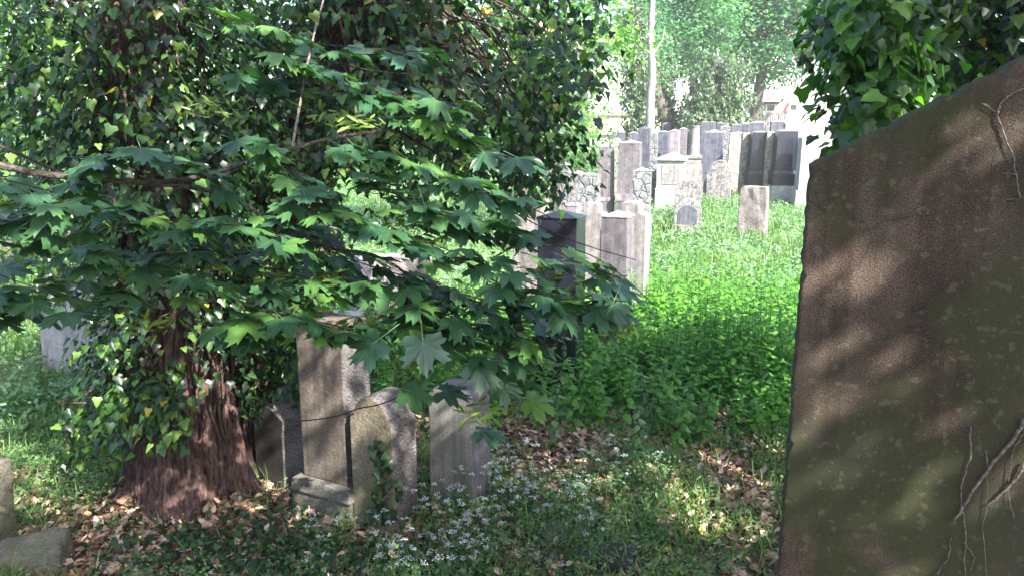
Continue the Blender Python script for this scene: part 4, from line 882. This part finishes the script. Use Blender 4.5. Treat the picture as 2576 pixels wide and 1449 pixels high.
ivied("upright trunk densely clad in ivy beside the thin white trunk", [at(1606, 330, 31), at(1604, 250, 31), at(1600, 150, 31), at(1596, 20, 31)], .22, .12, 420, .28, .14)
ivied("leaning bare trunk with a kink, rising behind the back row", [at(1690, 345, 37), at(1676, 300, 37), at(1660, 262, 37), at(1652, 215, 37), at(1650, 120, 37)], .32, .16, 0, .2, .14)
ivied("upright trunk wrapped in ivy touching the leaning bare trunk", [at(1697, 345, 38), at(1684, 300, 38), at(1675, 260, 38), at(1672, 190, 38), at(1668, 90, 38)], .30, .22, 420, .22, .16)
ivied("dark bushy ivied trunk next to the slatted fence", [at(1800, 345, 36), at(1802, 290, 36), at(1806, 240, 36), at(1806, 150, 36)], .3, .2, 800, .62, .17)
ivied("dark ivy-covered stump bush beside the other ivied trunk near the fence", [at(1752, 345, 35.5), at(1756, 300, 35.5), at(1760, 260, 35.5)], .3, .2, 420, .42, .16)
pt = [at(1634, 345, 26), at(1637, 240, 26), at(1641, 190, 26), at(1637, 90, 26), at(1641, 0, 26), at(1640, -150, 26)]
t = empty("tree", (pt[0].x, pt[0].y, 0)); mb = MB(); sp = spline([Vector((0, 0, -.1))] + [p_ - Vector((pt[0].x, pt[0].y, 0)) for p_ in pt], 6)
mb.tube(sp, [.16 - .08 * i / len(sp) + .008 * math.sin(i * 1.7) for i in range(len(sp))], 12); mb.build("trunk", M['bark_pale'], t, smooth=True)
b_ = MB(); e0 = at(1642, 140, 26) - t.location; b_.tube([e0, e0 + Vector((.3, 0, .5)), e0 + Vector((.35, 0, .9))], [.03, .02, .01], 6); b_.build("limb", M['bark_pale'], t)
tag(t, "thin straight whitish bare trunk standing among the back rows of graves", "tree", "trees beyond the graves")

# ------------------------------------------------------------------ house and fence far behind
M['wall'] = plain_mat("white_render", (.38, .355, .36), .8, nscale=3, var=.06)
M['peach'] = plain_mat("peach_brick", (.55, .40, .33), .85, nscale=6, var=.15)
M['frame'] = plain_mat("white_frame", (.8, .8, .8), .5, var=.03)
M['pane'] = plain_mat("dark_pane", (.03, .035, .04), .15, var=.1, bump=0)
M['red'] = plain_mat("dark_red_awning", (.22, .03, .05), .7, var=.15)
M['rail'] = plain_mat("grey_blue_rail", (.16, .22, .25), .5, var=.1)
M['slat'] = plain_mat("brown_purple_slat", (.26, .18, .19), .8, var=.2)
M['brownwood'] = plain_mat("brown_lintel", (.25, .15, .11), .8, var=.2)
def house():
    Y = 68.0; c_ = at(1800, 300, Y); root = empty("house", (c_.x, Y, 0))
    def X(u): return at(u, 280, Y).x - c_.x
    def Z(v): return zof(v, Y)
    def bx(nm, u0, u1, v0, v1, y0, y1, mt, par=None, bev=0):
        b_ = MB(); b_.box(X(u0), X(u1), y0, y1, Z(v0), Z(v1)); return b_.build(nm, M[mt], par or root, bevel=bev)
    b_ = MB(); b_.box(X(1480), X(2100), 0, 8, -.2, Z(110)); b_.build("wall", M['wall'], root)
    bx("lower_wall", 1480, 1850, 340, 291, -.25, -.003, 'peach'); bx("ledge", 1480, 1850, 290.5, 287, -.5, -.003, 'frame')
    b_ = MB(); b_.add([(X(1470), -.8, Z(110)), (X(2110), -.8, Z(110)), (X(2110), 9, Z(110)), (X(1470), 9, Z(110)), (X(1470), 4, Z(60)), (X(2110), 4, Z(60))], [(3, 2, 1, 0), (0, 1, 5, 4), (2, 3, 4, 5), (1, 2, 5), (3, 0, 4)]); b_.build("roof", M['brownwood'], root)
    for (u0, u1, v0, v1) in ((1690, 1700, 272, 252), (1640, 1652, 272, 252), (1880, 1895, 288, 272), (1926, 1950, 282, 264), (1985, 2005, 280, 262), (1690, 1700, 225, 205), (1880, 1895, 215, 190), (1740, 1755, 225, 200)):
        f = bx("window", u0, u1, v0, v1, -.06, -.003, 'frame'); s_ = (u1 - u0) * .12
        bx("pane", u0 + s_, u1 - s_, v0 - 2, v1 + 2, -.075, -.062, 'pane', f)
    bx("awning", 1878, 1896, 271.5, 267, -.5, -.003, 'red'); bx("awning", 1922, 1953, 263, 257, -.7, -.003, 'red'); bx("lintel", 1930, 1964, 254, 246, -.5, -.003, 'brownwood')
    bx("pillar", 1897, 1903, 300, 225, -.9, -.3, 'frame'); bx("door", 1912, 1922, 290, 260, -.05, -.003, 'rail')
    r_ = MB(); r_.box(X(1880), X(1960), -1.3, -.1, Z(257), Z(254)); r_.build("balcony_floor", M['frame'], root)
    rl = MB()
    for k in range(14): u = 1880 + k * 6; rl.box(X(u), X(u) + .05, -1.3, -1.25, Z(254) + .001, Z(226))
    rl.box(X(1879), X(1960), -1.31, -1.24, Z(226) + .001, Z(224)); rl.build("railing", M['rail'], root)
    st = MB(); st.tube([(X(1958), -1.4, Z(284)), (X(1968), -1.4, Z(262))], .12, 8); st.build("red_pole", M['red'], root)
    tag(root, "white house with small dark windows and a railed balcony behind the trees", "house")
house()
def fence():
    Yf = 50.0; a = at(1835, 300, Yf); b2 = at(1975, 288, Yf); root = empty("fence", (a.x, Yf, 0)); L_ = b2.x - a.x + 1.2
    zt = lambda x: zof(299, Yf) + (zof(287, Yf) - zof(299, Yf)) * (x / (b2.x - a.x))
    mb = MB(); n = 44
    for k in range(n): x = L_ * k / n; mb.box(x, x + L_ / n * .62, -.02, .02, .05, zt(x))
    mb.build("slats", M['slat'], root)
    r_ = MB(); r_.add([(0, -.05, zt(0) + .001), (L_, -.05, zt(L_) + .001), (L_, .05, zt(L_) + .001), (0, .05, zt(0) + .001), (0, -.05, zt(0) + .09), (L_, -.05, zt(L_) + .09), (L_, .05, zt(L_) + .09), (0, .05, zt(0) + .09)], [(3, 2, 1, 0), (4, 5, 6, 7), (0, 1, 5, 4), (1, 2, 6, 5), (2, 3, 7, 6), (3, 0, 4, 7)]); r_.build("top_rail", M['slat'], root)
    for k in range(4): p_ = MB(); x = L_ * k / 3; p_.box(x - .06, x + .06, .025, .12, -.1, zt(x) - .02); p_.build("post", M['slat'], root)
    tag(root, "brown purple slatted fence behind the back row of graves", "fence")
    w_ = MB(); w_.box(-.1, .1, -9, 9, -.1, zof(279, 52)); 
    rw = MB(); x1 = at(1978, 280, 52).x; rw.box(0, 6, -.1, .1, -.1, zof(279, 52)); o = rw.build("garden_wall", M['wall'], None, bevel=.02); o.location = (x1, 52, 0); tag(o, "pale garden wall continuing past the slatted fence", "wall")
fence()

# ------------------------------------------------------------------ ground cover
def fieldpts(n, x0, x1, y0, y1, dens=None):
    out = []
    tot = 0
    while tot < n:
        x = RNG.uniform(x0, x1, n); y = RNG.uniform(y0, y1, n)
        k = (RNG.random(n) < dens(x, y)) if dens is not None else np.ones(n, bool)
        out.append(np.stack([x[k], y[k]], 1)); tot += k.sum()
    return np.concatenate(out)[:n]
def vis(x, y): return np.abs(x) < y * .70 + .3
def blob(x, y, cx, cy, rx, ry): return np.exp(-(((x - cx) / rx) ** 2 + ((y - cy) / ry) ** 2))
def nz2(x, y): return .5 + .25 * np.sin(x * 3.1 + 1.7 * np.sin(y * 2.3)) + .25 * np.sin(y * 4.3 + 1.3 * np.sin(x * 3.7 + 1))
def litterness(x, y):
    a = blob(x, y, -1.75, 4.2, 1.1, .75) + blob(x, y, .15, 5.7, .7, .5) + .9 * blob(x, y, 1.5, 4.9, .26, .8) + .8 * blob(x, y, 2.0, 6.1, .5, .35) + .5 * blob(x, y, -1.2, 5.2, .5, .8) + .6 * blob(x, y, .4, 4.9, .4, .4)
    return np.clip(a, 0, 1)
def dead_leaves():
    p_ = fieldpts(21000, -3.4, 4.2, 3.3, 7.2, lambda x, y: vis(x, y) * (.18 + .82 * litterness(x, y)))
    n = len(p_); P = np.stack([p_[:, 0], p_[:, 1], gz(p_[:, 0], p_[:, 1]) + RNG.uniform(.0, .045, n)], 1)
    leaves("dead_leaves", CURL, P, nrm(RNG.normal(0, .45, (n, 3)) + (0, 0, 1)), RNG.normal(0, 1, (n, 3)) * (1, 1, .2), RNG.uniform(.03, .068, n), M['litter'])
    tag(bpy.data.objects["dead_leaves"], "brown and tan dead leaves strewn on the ground around the trunk and graves", "dead leaves", kind="stuff")
dead_leaves()
def weeds():
    # clumps
    c_ = fieldpts(3600, -4.6, 4.6, 3.2, 8.2, lambda x, y: vis(x, y) * np.clip(1.05 - 1.15 * litterness(x, y), .04, 1) * (.45 + .55 * nz2(x, y)))
    k = 40; n = len(c_); hgt = RNG.uniform(.04, .16, n) * (.5 + nz2(c_[:, 0] * 1.3, c_[:, 1]))
    C = np.repeat(c_, k, 0); m_ = len(C); xy = C + RNG.normal(0, .055, (m_, 2)); h = np.repeat(hgt, k) * RNG.random(m_) ** .7
    P = np.stack([xy[:, 0], xy[:, 1], gz(xy[:, 0], xy[:, 1]) + h], 1)
    rn = np.clip(np.repeat(RNG.random(n) * .55, k) + RNG.random(m_) * .45, 0, 1)
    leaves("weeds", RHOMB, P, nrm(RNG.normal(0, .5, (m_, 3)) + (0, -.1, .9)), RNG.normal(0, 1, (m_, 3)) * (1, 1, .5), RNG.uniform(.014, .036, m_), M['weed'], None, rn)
    tag(bpy.data.objects["weeds"], "low mixed green weeds covering the shaded ground between the near stones", "weeds", kind="stuff")
    # grass blades
    c_ = fieldpts(26000, -4.6, 4.6, 3.2, 9, lambda x, y: vis(x, y) * np.clip(1.0 - 1.0 * litterness(x, y), .05, 1) * (.2 + .8 * nz2(x * .8 + 3, y * .7)))
    n = len(c_); P = np.stack([c_[:, 0], c_[:, 1], gz(c_[:, 0], c_[:, 1])], 1); tp = RNG.normal(0, .5, (n, 3)) * (1, 1, 0) + (0, 0, 1)
    leaves("grass", BLADE, P, nrm(RNG.normal(0, 1, (n, 3)) * (1, 1, .1) + (0, 0, .02)), tp, RNG.uniform(.06, .20, n), M['grass'])
    tag(bpy.data.objects["grass"], "thin grass blades growing through the weeds near the stones", "grass", kind="stuff")
    # ground ivy
    c_ = fieldpts(1500, -3.2, -.2, 3.4, 4.6, lambda x, y: vis(x, y) * np.clip(blob(x, y, -1.7, 4.05, .45, .22) + blob(x, y, -1.1, 3.9, .6, .22) + .7 * blob(x, y, -1.35, 4.45, .25, .2), 0, 1))
    n = len(c_); P = np.stack([c_[:, 0], c_[:, 1], gz(c_[:, 0], c_[:, 1]) + RNG.uniform(.015, .08, n)], 1)
    leaves("ground_ivy", IVY, P, nrm(RNG.normal(0, .4, (n, 3)) + (0, -.2, 1)), RNG.normal(0, 1, (n, 3)) * (1, 1, .2), RNG.uniform(.03, .055, n), M['ivy'], None, RNG.random(n) * .7)
    tag(bpy.data.objects["ground_ivy"], "dark ivy creeping over the dead leaves at the trunk's foot", "ivy", kind="stuff")
weeds()
def meadow():
    c_ = fieldpts(165000, -14, 16, 5.2, 34, lambda x, y: (np.abs(x) < y * .75 + .5) * ((y > 7) | (x < -2.75)) * np.clip(14 / y, .3, 1) * (.12 + .88 * nz2(x * .8, y * .7) ** 1.5) * (1 - .6 * blob(x, y, 2.3, 8.2, 1.7, 1.4)))
    n = len(c_); P = np.stack([c_[:, 0], c_[:, 1], gz(c_[:, 0], c_[:, 1]) + RNG.random(n) ** .8 * .26 * (.4 + nz2(c_[:, 0] * .7, c_[:, 1] * .8))], 1)
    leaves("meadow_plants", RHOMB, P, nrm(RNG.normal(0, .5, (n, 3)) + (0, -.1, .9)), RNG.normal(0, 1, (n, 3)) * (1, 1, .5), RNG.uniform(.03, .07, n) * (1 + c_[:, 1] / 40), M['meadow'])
    tag(bpy.data.objects["meadow_plants"], "pale green sunlit ground cover on the open lawn around the far graves", "ground cover", kind="stuff")
    c_ = fieldpts(24000, -8, 12, 7.0, 26, lambda x, y: (np.abs(x) < y * .72) * np.clip(12 / y, .3, 1) * nz2(x * .9 + 2, y * .6) ** 2)
    n = len(c_); P = np.stack([c_[:, 0], c_[:, 1], gz(c_[:, 0], c_[:, 1])], 1); tp = RNG.normal(0, .35, (n, 3)) * (1, 1, 0) + (0, 0, 1)
    leaves("meadow_grass", BLADE, P, nrm(RNG.normal(0, 1, (n, 3)) * (1, 1, .1) + (0, 0, .02)), tp, RNG.uniform(.15, .42, n), M['grass'])
    tag(bpy.data.objects["meadow_grass"], "taller pale grass stems standing out of the sunlit lawn", "grass", kind="stuff")
    # nettles: stems with paired leaves
    pl = fieldpts(1700, -3.4, 5.4, 5.6, 12, lambda x, y: nz2(x * 1.3, y * 1.6) ** .7 * np.clip(1.5 * blob(x, y, 2.3, 8.3, 1.8, 1.5) + .35 * blob(x, y, 1.9, 5.9, 1.0, .5) + .9 * blob(x, y, 1.3, 6.9, .8, .5) + .7 * blob(x, y, -.9, 7.6, 1.3, 1.0) + .9 * blob(x, y, 2.6, 6.6, 1.0, .45), 0, 1))
    n = len(pl); H = RNG.uniform(.28, .62, n) * (.7 + .6 * nz2(pl[:, 0] * .9, pl[:, 1] * .9)) * (1 + .45 * blob(pl[:, 0], pl[:, 1], 2.2, 7.6, 1.1, .9)); P = []; NN = []; TP = []; S = []
    lean = RNG.normal(0, .09, (n, 2))
    for k in range(8):
        f = (k + 1) / 8; ang = RNG.uniform(0, math.pi, n) if k == 0 else ang + math.pi / 2
        for s_ in (0, math.pi):
            dx = np.cos(ang + s_); dy = np.sin(ang + s_)
            P.append(np.stack([pl[:, 0] + lean[:, 0] * f * H, pl[:, 1] + lean[:, 1] * f * H, gz(pl[:, 0], pl[:, 1]) + H * f], 1))
            TP.append(np.stack([dx, dy, -.30 + .3 * f + 0 * dx], 1)); NN.append(np.stack([dx * .25, dy * .25 - .1, 1 + 0 * dx], 1) + RNG.normal(0, .2, (n, 3)))
            S.append(RNG.uniform(.065, .125, n) * (1.15 - .5 * f))
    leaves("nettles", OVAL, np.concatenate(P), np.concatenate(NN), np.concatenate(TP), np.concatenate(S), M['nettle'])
    tag(bpy.data.objects["nettles"], "dense bright green nettles in the strip of sun before the far graves", "nettles", kind="stuff")
    mb = MB()
    for i in range(n):
        x, y = pl[i]; z = float(gz(x, y)); mb.tube([(x, y, z), (x + lean[i, 0] * H[i], y + lean[i, 1] * H[i], z + H[i])], .0025, 3, False)
    s_ = mb.build("stems", M['nettle'], bpy.data.objects["nettles"])
meadow()
# a few individual leafy plants in front of the black obelisk
def plants():
    spots = [(1410, 1075, .95), (1445, 1100, .6), (1500, 1060, .75), (1390, 1140, .55), (1700, 1130, .5), (1560, 1100, .6), (1640, 1090, .5), (1760, 1110, .45), (1350, 1090, .5), (1610, 1170, .4)]
    for i, (u, v, H) in enumerate(spots):
        p_ = gnd(u, v); root = empty("leafy_plant", (p_.x, p_.y, float(gz(p_.x, p_.y)))); lx = random.uniform(-.1, .1)
        mb = MB(); mb.tube([(0, 0, -.02), (lx * .4, 0, H * .5), (lx, 0, H)], [.005, .004, .002], 5); mb.build("stem", M['weed'], root)
        P = []; NN = []; TP = []; S = []
        nl = 9
        for k in range(nl):
            f = (k + 1) / nl; a = k * 1.57 + i
            for s_ in (0, math.pi):
                dx, dy = math.cos(a + s_), math.sin(a + s_); P.append((lx * f, 0, H * f)); TP.append((dx, dy, -.25)); NN.append((dx * .2, dy * .2 - .3, 1)); S.append(random.uniform(.08, .12) * (1.2 - .6 * f))
        leaves("leaves", OVAL, P, np.array(NN) + RNG.normal(0, .15, (len(P), 3)), TP, S, M['nettle' if i % 3 else 'weed'], root)
        lb = {0: "tallest single-stemmed plant with paired pointed leaves before the black obelisk's foot", 2: "tall leafy stem beside the tallest one, just clear of the black obelisk"}.get(i, "low single-stemmed plant with paired pointed leaves at the edge of the dead leaf path")
        tag(root, lb, "plant", "leafy plants by the dead leaf path")
plants()
def flowers():
    protos = []
    spots = fieldpts(78, -1.2, 1.0, 3.55, 5.0, lambda x, y: np.clip(.8 * blob(x, y, -.1, 4.2, .75, .5) + .8 * blob(x, y, -.05, 4.75, .4, .3) + .7 * blob(x, y, -.55, 3.85, .35, .25), 0, 1) * (np.abs(x) < y * .6))
    for v_ in range(5):
        H = (.40, .26, .32, .18, .24)[v_]; root = empty("white_flower_plant", (0, 0, 0)); mb = MB(); PP = []; 
        nb = 3 + v_ % 3
        for k in range(nb):
            a = k * 2.4; r = random.uniform(.03, .10); z = H * random.uniform(.75, 1.05); e = Vector((math.cos(a) * r, math.sin(a) * r, z))
            mb.tube([(0, 0, 0), (e.x * .3, e.y * .3, z * .6), e], [.0022, .0018, .001], 4, False)
            for j in range(26):
                q = random.uniform(0, 6.28); rr = random.random() ** .6 * .021; PP.append((e.x + math.cos(q) * rr, e.y + math.sin(q) * rr, e.z + random.uniform(-.003, .005)))
        mb.build("stem", M['weed'], root)
        PP = np.array(PP); leaves("flower_heads", RHOMB, PP, nrm(RNG.normal(0, .35, PP.shape) + (0, 0, 1)), RNG.normal(0, 1, PP.shape) * (1, 1, .1), RNG.uniform(.007, .012, len(PP)), M['petal'], root)
        m_ = 44; Q = RNG.normal(0, .06, (m_, 3)); Q[:, 2] = RNG.random(m_) * H * .6
        leaves("leaves", OVAL, Q, nrm(RNG.normal(0, .4, (m_, 3)) + (0, 0, 1)), RNG.normal(0, 1, (m_, 3)) * (1, 1, .3), RNG.uniform(.02, .045, m_), M['weed'], root)
        protos.append(root)
    for i, (x, y) in enumerate(spots):
        src = protos[i % 5]
        if i < 5: r = src
        else:
            r = src.copy(); COL.objects.link(r)
            for ch in list(src.children):
                c2 = ch.copy(); COL.objects.link(c2); c2.parent = r
        r.location = (x, y, float(gz(x, y)) - .01); r.rotation_euler = (0, 0, random.uniform(0, 6.28)); s_ = random.uniform(.75, 1.1); r.scale = (s_, s_, s_)
        tag(r, "slender weed with flat heads of tiny white flowers around the grey grained slab", "flower", "white flowering weeds by the near headstones")
flowers()
def sticks():
    for i, (path, r) in enumerate((([(520, 1425), (600, 1395), (700, 1375)], .006), ([(560, 1449), (620, 1400), (640, 1380)], .004), ([(600, 1405), (680, 1440), (760, 1449)], .005), ([(470, 1400), (560, 1410), (650, 1408)], .004), ([(1180, 1420), (1250, 1405)], .004))):
        pts = [gnd(u, v) + Vector((0, 0, .03 + random.uniform(0, .02))) for u, v in path]; o = pts[0].copy()
        mb = MB(); mb.tube([q - o for q in spline(pts, 5)], r, 6); ob = mb.build("stick", M['vine'], None, smooth=True); ob.location = o
        tag(ob, ["long pale stick rising over the others in the leaf litter", "short upright-pointing stick near the bottom of the leaf litter", "stick slanting away from the trunk across ground ivy", "thin stick lying level among dead leaves", "lone thin stick beneath the white flowers"][i], "stick")
sticks()

# ------------------------------------------------------------------ haze volume added as a pale veil over the background
def haze():
    mb = MB(); mb.box(-115, 115, -32, 165, -1.0, 17.0); m = bpy.data.materials.new("veil_volume"); m.use_nodes = True; nt = m.node_tree
    for n_ in list(nt.nodes):
        if n_.type != 'OUTPUT_MATERIAL': nt.nodes.remove(n_)
    v = N(nt, "ShaderNodeVolumePrincipled"); v.inputs["Color"].default_value = (.93, .93, 1, 1); v.inputs["Density"].default_value = HAZE; v.inputs["Anisotropy"].default_value = 0.2
    nt.links.new(v.outputs[0], nt.nodes["Material Output"].inputs["Volume"])
    tag(mb.build("haze", m), "thin haze volume added to veil the far rows", None, kind="stuff")
haze()
